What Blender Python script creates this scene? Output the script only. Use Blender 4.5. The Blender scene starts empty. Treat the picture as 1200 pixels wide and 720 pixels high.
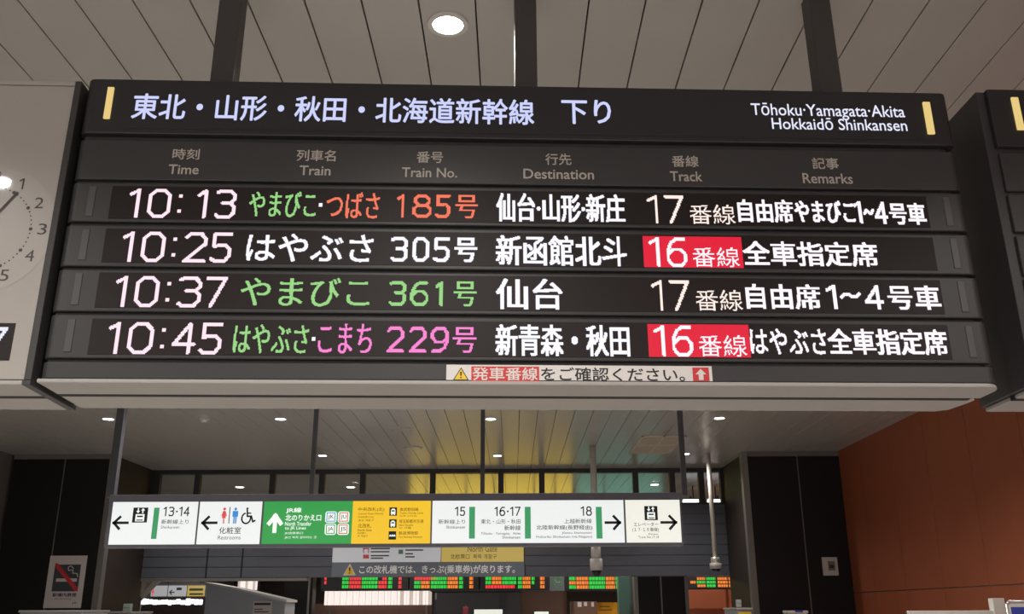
import bpy, bmesh, math, random
import numpy as np
from mathutils import Matrix, Vector

random.seed(7)
S = bpy.context.scene
COL = S.collection
PI = math.pi

# ------------------------------------------------------------------ camera
F_PX, HORIZON, ROLL, EYE = 1095.0, 716.0, -0.23, 1.6
PITCH = math.atan((HORIZON - 360) / F_PX)
cam_data = bpy.data.cameras.new('camera')
cam_data.sensor_fit = 'HORIZONTAL'
cam_data.sensor_width = 36.0
cam_data.lens = 36.0 * F_PX / 1200.0
cam_data.clip_start = 0.05
cam = bpy.data.objects.new('camera', cam_data)
COL.objects.link(cam)
cam.matrix_world = (Matrix.Translation((0, 0, EYE)) @ Matrix.Rotation(PI / 2 + PITCH, 4, 'X')
                    @ Matrix.Rotation(math.radians(ROLL), 4, 'Z'))
S.camera = cam
CAM_R = cam.matrix_world.to_3x3().copy()
CAM_P = Vector((0, 0, EYE))

# ------------------------------------------------------------------ view, world
S.view_settings.view_transform = 'Standard'
S.view_settings.look = 'None'
S.view_settings.gamma = 1.0
S.view_settings.exposure = 0.0
S.view_settings.use_curve_mapping = False
WORLD_STRENGTH = 1.25
world = bpy.data.worlds.new('world')
S.world = world
world.use_nodes = True
world.node_tree.nodes['Background'].inputs[0].default_value = (1.0, 0.95, 0.91, 1)
world.node_tree.nodes['Background'].inputs[1].default_value = WORLD_STRENGTH
DOWNLIGHT_W = 190.0
HALL_LAMP_W = 500.0
BEYOND_FILL_W = 430.0
CEIL_Z = 5.05
WALL_Y = 24.0

def spot(name, loc, watts, parent=None, size=0.05):
    d = bpy.data.lights.new(name, 'SPOT')
    d.energy = watts
    d.spot_size = math.radians(140)
    d.spot_blend = 0.8
    d.shadow_soft_size = size
    d.color = (1.0, 0.95, 0.89)
    o = bpy.data.objects.new(name, d)
    COL.objects.link(o)
    if parent:
        o.parent = parent
    o.location = loc
    return o

# ------------------------------------------------------------------ materials
def lin(c):
    return tuple((v / 255 / 12.92) if v / 255 <= 0.04045 else ((v / 255 + 0.055) / 1.055) ** 2.4 for v in c)

def mat(name, color, rough=0.5, metal=0.0, coat=0.0, noise=0.0, nscale=8.0, spec=0.5, bump=0.0):
    m = bpy.data.materials.new(name)
    m.use_nodes = True
    nt = m.node_tree
    b = nt.nodes['Principled BSDF']
    b.inputs['Base Color'].default_value = (*color, 1)
    b.inputs['Roughness'].default_value = rough
    b.inputs['Metallic'].default_value = metal
    b.inputs['Coat Weight'].default_value = coat
    b.inputs['Coat Roughness'].default_value = 0.03
    b.inputs['Specular IOR Level'].default_value = spec
    if noise or bump:
        tc = nt.nodes.new('ShaderNodeTexCoord')
        nz = nt.nodes.new('ShaderNodeTexNoise')
        nz.inputs['Scale'].default_value = nscale
        nz.inputs['Detail'].default_value = 4
        nt.links.new(tc.outputs['Object'], nz.inputs['Vector'])
        if noise:
            mx = nt.nodes.new('ShaderNodeMix')
            mx.data_type = 'RGBA'
            mx.inputs[6].default_value = (*[c * (1 - noise) for c in color], 1)
            mx.inputs[7].default_value = (*[min(1, c * (1 + noise)) for c in color], 1)
            nt.links.new(nz.outputs['Fac'], mx.inputs[0])
            nt.links.new(mx.outputs[2], b.inputs['Base Color'])
        if bump:
            bp = nt.nodes.new('ShaderNodeBump')
            bp.inputs['Strength'].default_value = bump
            bp.inputs['Distance'].default_value = 0.01
            nt.links.new(nz.outputs['Fac'], bp.inputs['Height'])
            nt.links.new(bp.outputs['Normal'], b.inputs['Normal'])
    return m

def glow(name, color, strength=1.0, base=0.02):
    m = bpy.data.materials.new(name)
    m.use_nodes = True
    b = m.node_tree.nodes['Principled BSDF']
    b.inputs['Base Color'].default_value = (base, base, base, 1)
    b.inputs['Roughness'].default_value = 0.6
    b.inputs['Specular IOR Level'].default_value = 0.2
    b.inputs['Emission Color'].default_value = (*color, 1)
    b.inputs['Emission Strength'].default_value = strength
    return m

def glass(name, tint=(0.93, 0.95, 0.95)):
    m = bpy.data.materials.new(name)
    m.use_nodes = True
    nt = m.node_tree
    nt.nodes.clear()
    out = nt.nodes.new('ShaderNodeOutputMaterial')
    mx = nt.nodes.new('ShaderNodeMixShader')
    tr = nt.nodes.new('ShaderNodeBsdfTransparent')
    gl = nt.nodes.new('ShaderNodeBsdfGlossy')
    fr = nt.nodes.new('ShaderNodeFresnel')
    fr.inputs['IOR'].default_value = 1.3
    tr.inputs['Color'].default_value = (*tint, 1)
    gl.inputs['Roughness'].default_value = 0.02
    nt.links.new(fr.outputs[0], mx.inputs[0])
    nt.links.new(tr.outputs[0], mx.inputs[1])
    nt.links.new(gl.outputs[0], mx.inputs[2])
    nt.links.new(mx.outputs[0], out.inputs[0])
    return m

M = dict(
    ceiling=mat('ceiling_panel', (0.44, 0.418, 0.392), 0.28, noise=0.04, nscale=1.2, spec=0.6),
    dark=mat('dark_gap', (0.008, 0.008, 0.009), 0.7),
    floor=mat('floor_stone', (0.34, 0.32, 0.30), 0.35, noise=0.15, nscale=3),
    orange=mat('orange_panel', lin((154, 82, 52)), 0.5, noise=0.12, nscale=2.5),
    black_panel=mat('black_panel', (0.012, 0.010, 0.010), 0.45, noise=0.3, nscale=40, spec=0.25),
    trim=mat('metal_trim', (0.22, 0.21, 0.20), 0.35, metal=0.4),
    brown_panel=mat('brown_panel', (0.045, 0.034, 0.03), 0.5, noise=0.15, nscale=6, spec=0.2),
    beam=mat('beam_panel', (0.16, 0.14, 0.13), 0.5),
    louver=mat('blue_grey_louver', (0.10, 0.106, 0.13), 0.45, noise=0.08, nscale=5),
    board=mat('charcoal_board', (0.039, 0.0365, 0.0385), 0.42, noise=0.06, nscale=9, spec=0.45),
    board_side=mat('charcoal_board_side', (0.04, 0.038, 0.039), 0.5),
    header=mat('header_smoked_panel', (0.027, 0.025, 0.027), 0.32, spec=0.4),
    screen=mat('led_screen', (0.013, 0.007, 0.007), 0.5, noise=0.2, nscale=300, spec=0.3),
    latch=mat('latch_grey', (0.066, 0.064, 0.067), 0.4),
    alu=mat('brushed_aluminium', (0.40, 0.38, 0.36), 0.42, noise=0.05, nscale=4, spec=0.5),
    post=mat('dark_post', (0.05, 0.045, 0.042), 0.45),
    beige_print=mat('beige_print', (0.50, 0.45, 0.40), 0.6),
    dial=mat('clock_face', (0.40, 0.37, 0.34), 0.38, noise=0.03, nscale=3, spec=0.4),
    dial_glass=mat('clock_dial', (0.40, 0.37, 0.34), 0.35, coat=1.0),
    dial_ink=mat('clock_ink', (0.06, 0.05, 0.05), 0.5),
    sign_frame=mat('sign_frame', (0.12, 0.12, 0.15), 0.4),
    rod=mat('grey_rod', (0.05, 0.05, 0.06), 0.4),
    ink=mat('black_ink', (0.012, 0.012, 0.02), 0.5),
    grey_ink=mat('grey_ink', (0.07, 0.07, 0.08), 0.5),
    brown_ink=mat('brown_ink', (0.20, 0.09, 0.02), 0.5),
    sticker=mat('sticker_white', (0.72, 0.69, 0.66), 0.5),
    red_print=mat('red_print', (0.62, 0.035, 0.04), 0.5),
    yellow_print=mat('yellow_print', (0.85, 0.55, 0.02), 0.5),
    poster=mat('poster_white', (0.66, 0.60, 0.59), 0.5),
    poster_dark=mat('poster_charcoal', (0.05, 0.055, 0.065), 0.5),
    white_paint=mat('white_paint', (0.62, 0.60, 0.56), 0.4),
    pole_metal=mat('pole_metal', (0.72, 0.69, 0.62), 0.28, metal=0.5),
    grille=mat('grille_beige', (0.66, 0.58, 0.46), 0.5),
    grille_dark=mat('grille_dark', (0.22, 0.19, 0.15), 0.6),
    kiosk=mat('kiosk_grey', (0.38, 0.41, 0.46), 0.5, noise=0.08, nscale=3),
    gate_metal=mat('gate_metal', (0.55, 0.54, 0.53), 0.3, metal=0.5),
    blue_label=mat('blue_label', (0.04, 0.06, 0.35), 0.5),
    glass=glass('window_glass'),
    teal=mat('teal_column', (0.12, 0.25, 0.20), 0.35),
    pink=mat('pink_print', (0.75, 0.12, 0.18), 0.5),
    booth=mat('booth_dark', (0.025, 0.023, 0.025), 0.5),
    brown=mat('brown_wall', (0.16, 0.085, 0.06), 0.5, noise=0.15, nscale=3),
    dark_tint=mat('camera_dome', (0.02, 0.02, 0.025), 0.1),
    # things that give off light
    led_white=glow('led_white', (1.0, 0.90, 0.97), 1.08),
    led_cool=glow('led_cool_white', (0.93, 0.90, 1.0), 1.08),
    led_warm=glow('led_warm_white', (1.0, 0.83, 0.76), 1.05),
    led_pink=glow('led_pink_white', (1.0, 0.77, 0.86), 1.05),
    led_green=glow('led_green', lin((156, 220, 136)), 0.92),
    led_red=glow('led_red', lin((250, 122, 92)), 0.95),
    led_magenta=glow('led_magenta', lin((255, 134, 214)), 0.95),
    led_block=glow('led_red_block', lin((226, 16, 52)), 1.0),
    back_blue=glow('backlit_blue_white', lin((206, 212, 255)), 1.0),
    back_white=glow('backlit_white', lin((232, 234, 255)), 1.0),
    lamp_yellow=glow('lamp_yellow', lin((236, 206, 130)), 0.95),
    down=glow('downlight_diffuser', (1.0, 0.98, 0.95), 14.0),
    sign_white=glow('lightbox_white', lin((234, 238, 238)), 0.92, 0.3),
    sign_warm=glow('lightbox_warm_white', lin((238, 238, 226)), 0.92, 0.3),
    sign_green=glow('lightbox_green', lin((22, 158, 66)), 0.92, 0.1),
    sign_green_bar=glow('lightbox_green_bar', lin((38, 152, 92)), 0.92, 0.1),
    sign_yellow=glow('lightbox_yellow', lin((246, 196, 6)), 0.95, 0.1),
    sign_red=glow('lightbox_red', lin((226, 62, 62)), 0.9, 0.1),
    sign_blue=glow('lightbox_blue', lin((30, 140, 220)), 0.9, 0.1),
    sign_pale=glow('lightbox_white_print', lin((240, 248, 240)), 0.95, 0.3),
    gate_white=glow('gate_sign_grey_white', lin((160, 160, 164)), 0.75, 0.3),
    gate_yellow=glow('gate_sign_yellow', lin((190, 160, 40)), 0.7, 0.2),
    hall_yellow=glow('hall_sign_yellow', (1.0, 0.66, 0.05), 2.1, 0.1),
    hall_green=glow('hall_sign_green', (0.16, 0.55, 0.42), 1.2, 0.1),
    far_green=glow('far_led_green', lin((46, 215, 70)), 0.9),
    far_orange=glow('far_led_orange', lin((255, 136, 44)), 0.9),
    far_red=glow('far_led_red', lin((255, 60, 62)), 0.9),
    blind=glow('lit_blind', (1.0, 0.86, 0.80), 0.95, 0.4),
    blind_dim=glow('lit_blind_dim', (1.0, 0.84, 0.72), 0.5, 0.4),
    strip_light=glow('strip_light', (0.95, 0.93, 1.0), 3.0, 0.4),
)

# ------------------------------------------------------------------ text geometry
_glyph = {}
def glyphs(text):
    """triangles of a string, scaled so that its ink fills the unit square"""
    key = text
    if key in _glyph:
        return _glyph[key]
    c = bpy.data.curves.new('lettering', 'FONT')
    c.body = text
    c.resolution_u = 3
    o = bpy.data.objects.new('lettering', c)
    COL.objects.link(o)
    dg = bpy.context.evaluated_depsgraph_get()
    dg.update()
    me = bpy.data.meshes.new_from_object(o.evaluated_get(dg))
    v = np.array([(p.co.x, p.co.y) for p in me.vertices])
    me.calc_loop_triangles()
    t = np.array([tuple(k.vertices) for k in me.loop_triangles])
    bpy.data.objects.remove(o)
    bpy.data.curves.remove(c)
    bpy.data.meshes.remove(me)
    lo, hi = v.min(0), v.max(0)
    v = (v - lo) / (hi - lo)
    _glyph[key] = (v, t, hi - lo)
    return _glyph[key]

_SIX = [(.95, 1), (.5, 1), (.2, .85), (0, .55), (0, .22), (.25, 0), (.75, 0), (1, .2), (1, .4), (.75, .6), (.3, .6), (0, .4)]
FIGURES = {
    '0': [[(.28, 1), (.72, 1), (1, .8), (1, .2), (.72, 0), (.28, 0), (0, .2), (0, .8), (.28, 1)]],
    '1': [[(0, .84), (1, 1), (1, 0)]],
    '2': [[(0, .87), (.2, 1), (.75, 1), (1, .82), (1, .62), (0, 0), (1, 0)]],
    '3': [[(0, .94), (.15, 1), (.75, 1), (1, .83), (1, .68), (.78, .54), (.32, .54)], [(.78, .54), (1, .4), (1, .18), (.75, 0), (.15, 0), (0, .08)]],
    '4': [[(.75, 0), (.75, 1), (0, .28), (1, .28)]],
    '5': [[(1, 1), (.12, 1), (.1, .55), (.75, .6), (1, .42), (1, .2), (.75, 0), (.2, 0), (0, .08)]],
    '6': [_SIX],
    '7': [[(0, 1), (1, 1), (.28, 0)]],
    '8': [[(.3, 1), (.7, 1), (.92, .85), (.92, .68), (.7, .54), (.3, .54), (.08, .68), (.08, .85), (.3, 1)],
          [(.25, .54), (.75, .54), (1, .38), (1, .16), (.75, 0), (.25, 0), (0, .16), (0, .38), (.25, .54)]],
    '9': [[(1 - p, 1 - q) for p, q in _SIX]],
    '~': [[(0, .1), (.18, .85), (.35, .85), (.62, .15), (.82, .15), (1, .9)]],
}

# ------------------------------------------------------------------ mesh builder
# local axes of every thing: X to the right (u), Z up (v), -Y towards the viewer (w)
class MB:
    def __init__(self):
        self.v, self.f = [], []
    def add(self, verts, faces):
        n = len(self.v)
        self.v += [tuple(p) for p in verts]
        self.f += [tuple(i + n for i in q) for q in faces]
        return self
    def box(self, u0, u1, v0, v1, w0, w1, bev=0.0):
        u0, u1 = min(u0, u1), max(u0, u1); v0, v1 = min(v0, v1), max(v0, v1); w0, w1 = min(w0, w1), max(w0, w1)
        p = [(u, -w, v) for v in (v0, v1) for (u, w) in ((u0, w1), (u1, w1), (u1, w0), (u0, w0))]
        q = [(3, 2, 1, 0), (4, 5, 6, 7), (0, 1, 5, 4), (1, 2, 6, 5), (2, 3, 7, 6), (3, 0, 4, 7)]
        if bev <= 0:
            return self.add(p, q)
        bm = bmesh.new()
        vs = [bm.verts.new(x) for x in p]
        for k in q:
            bm.faces.new([vs[i] for i in k])
        bmesh.ops.bevel(bm, geom=bm.edges[:], offset=bev, segments=2, profile=0.5, affect='EDGES')
        return self.from_bm(bm)
    def from_bm(self, bm):
        bm.verts.index_update()
        self.add([x.co[:] for x in bm.verts], [[x.index for x in k.verts] for k in bm.faces])
        bm.free()
        return self
    def plan(self, pts, v0, v1, bev=0.0):
        """prism over a plan outline of (u, w) points, anticlockwise seen from above"""
        n = len(pts)
        p = [(u, -w, v) for v in (v0, v1) for (u, w) in pts]
        q = [tuple(range(n)), tuple(range(n, 2 * n))[::-1]] + [(i, i + n, (i + 1) % n + n, (i + 1) % n) for i in range(n)]
        bm = bmesh.new()
        vs = [bm.verts.new(x) for x in p]
        for k in q:
            bm.faces.new([vs[i] for i in k])
        bmesh.ops.recalc_face_normals(bm, faces=bm.faces[:])
        if bev:
            es = [e for e in bm.edges if abs(e.verts[0].co.z - e.verts[1].co.z) < 1e-6]
            bmesh.ops.bevel(bm, geom=es, offset=bev, segments=2, profile=0.5, affect='EDGES')
        return self.from_bm(bm)
    def slab(self, poly, w0, w1):
        """a flat outline of (u, v) points, anticlockwise seen from the front, given thickness"""
        n = len(poly)
        p = [(u, -w, v) for w in (w1, w0) for (u, v) in poly]
        q = [tuple(range(n)), tuple(range(n, 2 * n))[::-1]] + [((i + 1) % n, i, i + n, (i + 1) % n + n) for i in range(n)]
        return self.add(p, q)
    def cyl(self, a, b, r0, r1=None, n=16):
        a, b = Vector(a), Vector(b)
        r1 = r0 if r1 is None else r1
        d = (b - a).normalized()
        s = d.orthogonal().normalized()
        t = d.cross(s)
        p = []
        for c, r in ((a, r0), (b, r1)):
            p += [(c + (s * math.cos(2 * PI * i / n) + t * math.sin(2 * PI * i / n)) * r)[:] for i in range(n)]
        q = [tuple(range(n))[::-1], tuple(range(n, 2 * n))] + [(i, (i + 1) % n, (i + 1) % n + n, i + n) for i in range(n)]
        return self.add(p, q)
    def ring(self, c, r0, r1, z0, z1, n=32):
        p = []
        for r, z in ((r0, z0), (r1, z0), (r1, z1), (r0, z1)):
            p += [(c[0] + r * math.cos(2 * PI * i / n), c[1] + r * math.sin(2 * PI * i / n), c[2] + z) for i in range(n)]
        q = []
        for k in range(4):
            for i in range(n):
                j = (i + 1) % n
                q.append((k * n + i, k * n + j, ((k + 1) % 4) * n + j, ((k + 1) % 4) * n + i))
        return self.add(p, q)
    # ---- things drawn inside a rectangle R = (u0, u1, v0, v1) on the surface at depth w
    def text(self, s, R, w, off=0.0):
        """off: extra boldness in ems"""
        v, t, ext = glyphs(s)
        u0, u1, v0, v1 = R
        eu, ev = off * (u1 - u0) / ext[0], off * (v1 - v0) / ext[1]
        k = 8 if off else 1
        for i in range(k):
            du, dv = (eu * math.cos(2 * PI * i / k), ev * math.sin(2 * PI * i / k)) if off else (0, 0)
            self.add([(u0 + eu + du + a * (u1 - u0 - 2 * eu), -w - i * 2e-5, v0 + ev + dv + b * (v1 - v0 - 2 * ev)) for a, b in v], t.tolist())
        return self
    def lamps(self, on, R, w):
        u0, u1, v0, v1 = R
        ny, nx = on.shape
        du, dv = (u1 - u0) / nx, (v1 - v0) / ny
        for j in range(ny):
            i = 0
            while i < nx:
                if on[j, i]:
                    k = i
                    while k < nx and on[j, k]:
                        k += 1
                    self.quad(u0 + i * du, u0 + k * du, v0 + j * dv, v0 + (j + 1) * dv, w)
                    i = k
                else:
                    i += 1
        return self
    def dots(self, s, R, w, pitch, bold=0, tall=0):
        """the string on a matrix of square lamps"""
        v, t, ext = glyphs(s)
        u0, u1, v0, v1 = R
        nx, ny = max(2, round((u1 - u0) / pitch)), max(2, round((v1 - v0) / pitch))
        P = v * np.array([nx - bold, ny - tall])
        on = np.zeros((ny, nx), bool)
        for a, b, c in t:
            A, B, C = P[a], P[b], P[c]
            den = (B[0] - A[0]) * (C[1] - A[1]) - (C[0] - A[0]) * (B[1] - A[1])
            if abs(den) < 1e-12:
                continue
            x0, x1 = max(0, math.ceil(min(A[0], B[0], C[0]) - .5)), min(nx - 1, math.floor(max(A[0], B[0], C[0]) - .5))
            y0, y1 = max(0, math.ceil(min(A[1], B[1], C[1]) - .5)), min(ny - 1, math.floor(max(A[1], B[1], C[1]) - .5))
            if x1 < x0 or y1 < y0:
                continue
            X, Y = np.meshgrid(np.arange(x0, x1 + 1) + .5, np.arange(y0, y1 + 1) + .5)
            g = ((X - A[0]) * (C[1] - A[1]) - (C[0] - A[0]) * (Y - A[1])) / den
            h = ((B[0] - A[0]) * (Y - A[1]) - (X - A[0]) * (B[1] - A[1])) / den
            on[y0:y1 + 1, x0:x1 + 1] |= (g >= 0) & (h >= 0) & (g + h <= 1)
        for _ in range(bold):
            on[:, 1:] |= on[:, :-1].copy()
        for _ in range(tall):
            on[1:] |= on[:-1].copy()
        return self.lamps(on, R, w)
    def figures(self, cells, R, w, pitch, th):
        """numerals drawn as strokes th lamps wide; cells = [(numeral, start, end)] in fractions of the width"""
        u0, u1, v0, v1 = R
        nx, ny = max(2, round((u1 - u0) / pitch)), max(2, round((v1 - v0) / pitch))
        on = np.zeros((ny, nx), bool)
        X, Y = np.meshgrid(np.arange(nx) + .5, np.arange(ny) + .5)
        for ch, f0, f1 in cells:
            a0, a1 = f0 * nx, f1 * nx
            if ch == ':':
                for fy in (.25, .77):
                    on |= (abs(X - (a0 + a1) / 2) < 1.7) & (abs(Y - fy * ny) < 1.7)
                continue
            for line in FIGURES[ch]:
                Q = [(a0 + th / 2 + p * (a1 - a0 - th), th / 2 + q * (ny - th)) for p, q in line]
                for (ax, ay), (bx, by) in zip(Q, Q[1:]):
                    L2 = (bx - ax) ** 2 + (by - ay) ** 2
                    tt = np.clip(((X - ax) * (bx - ax) + (Y - ay) * (by - ay)) / L2, 0, 1)
                    on |= (X - ax - tt * (bx - ax)) ** 2 + (Y - ay - tt * (by - ay)) ** 2 <= (th / 2 + .12) ** 2
        return self.lamps(on, R, w)
    def numerals(self, cells, R, w, th):
        u0, u1, v0, v1 = R
        for ch, f0, f1 in cells:
            a0, a1 = u0 + f0 * (u1 - u0), u0 + f1 * (u1 - u0)
            if ch == '.':
                self.disc((a0 + a1) / 2, (v0 + v1) / 2, th * .8, w, 12)
                continue
            for line in FIGURES[ch]:
                self.stroke(line, (a0 + th / 2, a1 - th / 2, v0 + th / 2, v1 - th / 2), w, th)
        return self
    def quad(self, u0, u1, v0, v1, w):
        return self.add([(u0, -w, v0), (u1, -w, v0), (u1, -w, v1), (u0, -w, v1)], [(0, 1, 2, 3)])
    def shape(self, pts, R, w):
        u0, u1, v0, v1 = R
        return self.add([(u0 + a * (u1 - u0), -w, v0 + b * (v1 - v0)) for a, b in pts], [tuple(range(len(pts)))])
    def stroke(self, pts, R, w, th, closed=False):
        """thick line through unit-square points; th in metres"""
        u0, u1, v0, v1 = R
        P = [Vector((u0 + a * (u1 - u0), v0 + b * (v1 - v0))) for a, b in pts]
        if closed:
            P.append(P[0])
        for a, b in zip(P, P[1:]):
            d = (b - a).normalized() * th / 2
            n = Vector((-d.y, d.x))
            c = [a - d - n, b + d - n, b + d + n, a - d + n]
            self.add([(p.x, -w, p.y) for p in c], [(0, 1, 2, 3)])
        return self
    def disc(self, cu, cv, r, w, n=20, rv=None):
        rv = rv or r
        return self.add([(cu + r * math.cos(2 * PI * i / n), -w, cv + rv * math.sin(2 * PI * i / n)) for i in range(n)], [tuple(range(n))])
    def round_rect(self, R, r, w):
        u0, u1, v0, v1 = R
        pts = []
        for cu, cv, a0 in ((u1 - r, v1 - r, 0), (u0 + r, v1 - r, 90), (u0 + r, v0 + r, 180), (u1 - r, v0 + r, 270)):
            for k in range(5):
                a = math.radians(a0 + 22.5 * k)
                pts.append((cu + r * math.cos(a), -w, cv + r * math.sin(a)))
        return self.add(pts, [tuple(range(len(pts)))])
    def build(self, name, material, parent=None, smooth=False, loc=None):
        me = bpy.data.meshes.new(name)
        me.from_pydata(self.v, [], self.f)
        me.materials.append(M[material] if isinstance(material, str) else material)
        if smooth:
            for p in me.polygons:
                p.use_smooth = True
        me.update()
        o = bpy.data.objects.new(name, me)
        COL.objects.link(o)
        if parent:
            o.parent = parent
        if loc:
            o.location = loc
        return o

def tag(o, label=None, cat=None, group=None, kind=None):
    if label: o['label'] = label
    if cat: o['category'] = cat
    if group: o['group'] = group
    if kind: o['kind'] = kind
    return o

def empty(name, mtx, label, cat, group=None):
    o = bpy.data.objects.new(name, None)
    o.empty_display_size = 0.2
    COL.objects.link(o)
    o.matrix_world = mtx if isinstance(mtx, Matrix) else Matrix.Translation(mtx)
    return tag(o, label, cat, group)

def copy_tree(o, parent=None):
    c = o.copy()
    COL.objects.link(c)
    if parent:
        c.parent = parent
    for ch in list(o.children):
        copy_tree(ch, c)
    return c

def ray(x, y):
    return CAM_R @ Vector(((x - 600) / F_PX, -(y - 360) / F_PX, -1))
def on_y(x, y, Y):
    d = ray(x, y)
    return CAM_P + d * (Y / d.y)
def on_z(x, y, z):
    d = ray(x, y)
    return CAM_P + d * ((z - EYE) / d.z)
def on_x(x, y, X):
    d = ray(x, y)
    return CAM_P + d * (X / d.x)

class Frame:
    """a measured plane: turns points seen on it into its own (u, v) metres"""
    def __init__(self, mtx):
        self.m = mtx
        self.inv = mtx.inverted()
    def at(self, x, y, w=0.0):
        o = self.inv @ CAM_P
        d = self.inv.to_3x3() @ ray(x, y)
        p = o + d * ((-w - o.y) / d.y)
        return p.x, p.z
    def rect(self, xl, xr, yt, yb, w=0.0):
        xm, ym = (xl + xr) / 2, (yt + yb) / 2
        return (self.at(xl, ym, w)[0], self.at(xr, ym, w)[0], self.at(xm, yb, w)[1], self.at(xm, yt, w)[1])

# ------------------------------------------------------------------ setting
PIL_Y = 21.4          # fronts of the black pillars
LEFT_X, RIGHT_X = on_y(3, 600, PIL_Y).x, on_y(992, 620, PIL_Y).x
mb = MB()
pl_w, x_first = 0.3385, on_z(490, 0, CEIL_Z).x
k0 = math.floor((LEFT_X - 1 - x_first) / pl_w)
for k in range(k0, k0 + 62):
    a = x_first + k * pl_w
    mb.box(a + 0.0045, a + pl_w - 0.0045, CEIL_Z, CEIL_Z + 0.03, -40, 6, 0.003)
tag(mb.build('ceiling', 'ceiling'), kind='structure')
tag(MB().box(LEFT_X - 2, RIGHT_X + 2, CEIL_Z + 0.03, CEIL_Z + 0.1, -40.2, 6).build('ceiling_2', 'dark'), kind='structure')
tag(MB().box(LEFT_X - 2, RIGHT_X + 2, -0.1, 0, -40.2, 6).build('floor', 'floor'), kind='structure')
# orange wall on the right, in tall panels with one level joint
mb = MB()
zj = on_x(1100, 690, RIGHT_X).z
ys = []
for px in (1102, 1077, 1122, 1183):
    ys.append(on_x(px, 600, RIGHT_X).y)
step = 1.62
yb = on_x(1094, 600, RIGHT_X).y
edges = [PIL_Y + 0.0]
k = 0
start = yb + 10 * step
while start - k * step > -5:
    y = start - k * step
    if y < PIL_Y - 0.2:
        edges.append(y)
    k += 1
edges.append(-6)
for a, b in zip(edges, edges[1:]):
    for z0, z1 in ((0, zj - 0.008), (zj + 0.008, CEIL_Z)):
        mb.box(RIGHT_X, RIGHT_X + 0.05, z0, z1, -(a - 0.006), -(b + 0.006), 0.003)
mb.box(RIGHT_X + 0.05, RIGHT_X + 0.15, 0, CEIL_Z, -40, 6)
tag(mb.build('wall_right', 'orange'), kind='structure')
tag(MB().box(RIGHT_X + 0.02, RIGHT_X + 0.04, zj - 0.01, zj + 0.01, -PIL_Y, 6).build('trim_1', 'trim'), kind='structure')
tag(MB().box(LEFT_X - 0.15, LEFT_X, 0, CEIL_Z, -40, 6).build('wall_left', 'beam'), kind='structure')
tag(MB().box(LEFT_X - 2, RIGHT_X + 2, 0, CEIL_Z, -40.2, -40).build('wall_back', 'brown_panel'), kind='structure')

# pillars faced with black panels
def pillar(xa, xb, seam, inner_left, label):
    """xa..xb front face, seam in it; the inner side has a light trim and a brown return"""
    cx = (xa + xb) / 2
    r = empty('pillar', (cx, PIL_Y, 0), label, 'pillar')
    top = on_y(930, 535, PIL_Y).z
    L, R = xa - cx, xb - cx
    s = seam - cx
    m = MB()
    m.box(L, s - 0.012, 0, top, -0.1, 0, 0.004)
    m.box(s + 0.012, R, 0, top, -0.1, 0, 0.004)
    m.build('front_panel', 'black_panel', r)
    MB().box(s - 0.012, s + 0.012, 0, top, -0.08, -0.01).build('seam_strip', 'trim', r)
    MB().box(L, R, top, CEIL_Z, -WALL_Y + PIL_Y, 0.02).build('beam', 'beam', r)
    MB().box(L + 0.02, R - 0.02, 0, top, -WALL_Y + PIL_Y - 0.2, -0.1).build('core', 'brown_panel', r)
    e = R if inner_left else L
    d = 1 if inner_left else -1
    m = MB().box(e, e + d * 0.14, 0, CEIL_Z, -0.2, 0.0, 0.005)
    m.build('corner_trim', 'trim', r)
    m = MB().box(e - d * 0.06, e + d * 0.02, 0, CEIL_Z, -WALL_Y + PIL_Y, -0.2)
    m.build('return_panel', 'brown_panel', r)
    return r
px_at = lambda x, y=600: on_y(x, y, PIL_Y).x
pillar(px_at(881), px_at(991), px_at(940), False, 'black panelled pillar beside the orange wall carrying a small intercom')
pillar(px_at(7), px_at(121), px_at(68), True, 'black panelled pillar at far left carrying the no smoking notice')

# end wall: window strip above a louvred fascia, opening below
zw0 = on_y(700, 591, WALL_Y).z
zlo = on_y(600, 676.5, WALL_Y).z
XL, XR = px_at(121) + 0.02, px_at(881) - 0.02
mb = MB()
rows = 7
hh = (zw0 - zlo) / rows
for i in range(rows):
    mb.box(XL, XR, zlo + i * hh + 0.012, zlo + (i + 1) * hh - 0.012, -0.25, 0, 0.006)
mb.box(XL, XR, zlo + 0.02, zw0 - 0.02, -0.2, -0.02)
tag(mb.build('wall_far', 'louver', loc=(0, WALL_Y, 0)), kind='structure')
f_seams = MB()
for px in (243, 284):
    x = on_y(px, 655, WALL_Y).x
    f_seams.box(x - 0.02, x + 0.02, zlo, zw0, -0.02, 0.004)
tag(f_seams.build('trim_2', 'dark', loc=(0, WALL_Y, 0)), kind='structure')
tag(MB().box(XL, on_y(360, 678, WALL_Y).x, zlo - 0.07, zlo, -0.2, 0.01).build('trim_3', 'trim', loc=(0, WALL_Y, 0)), kind='structure')
tag(MB().box(XL, XR, CEIL_Z - 0.10, CEIL_Z, -0.2, 0.02).box(XL, XR, zw0 - 0.02, zw0 + 0.03, -0.2, 0.02)
    .build('trim_4', 'booth', loc=(0, WALL_Y, 0)), kind='structure')
mull = [(184, 6), (231, 8), (319, 8), (377, 6), (425, 7), (507, 6), (587, 6), (635, 6), (696, 6), (745, 6), (788, 6), (822, 8), (858, 6)]
edges = [XL] + [on_y(p, 565, WALL_Y).x for p, _ in mull] + [XR]
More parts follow.
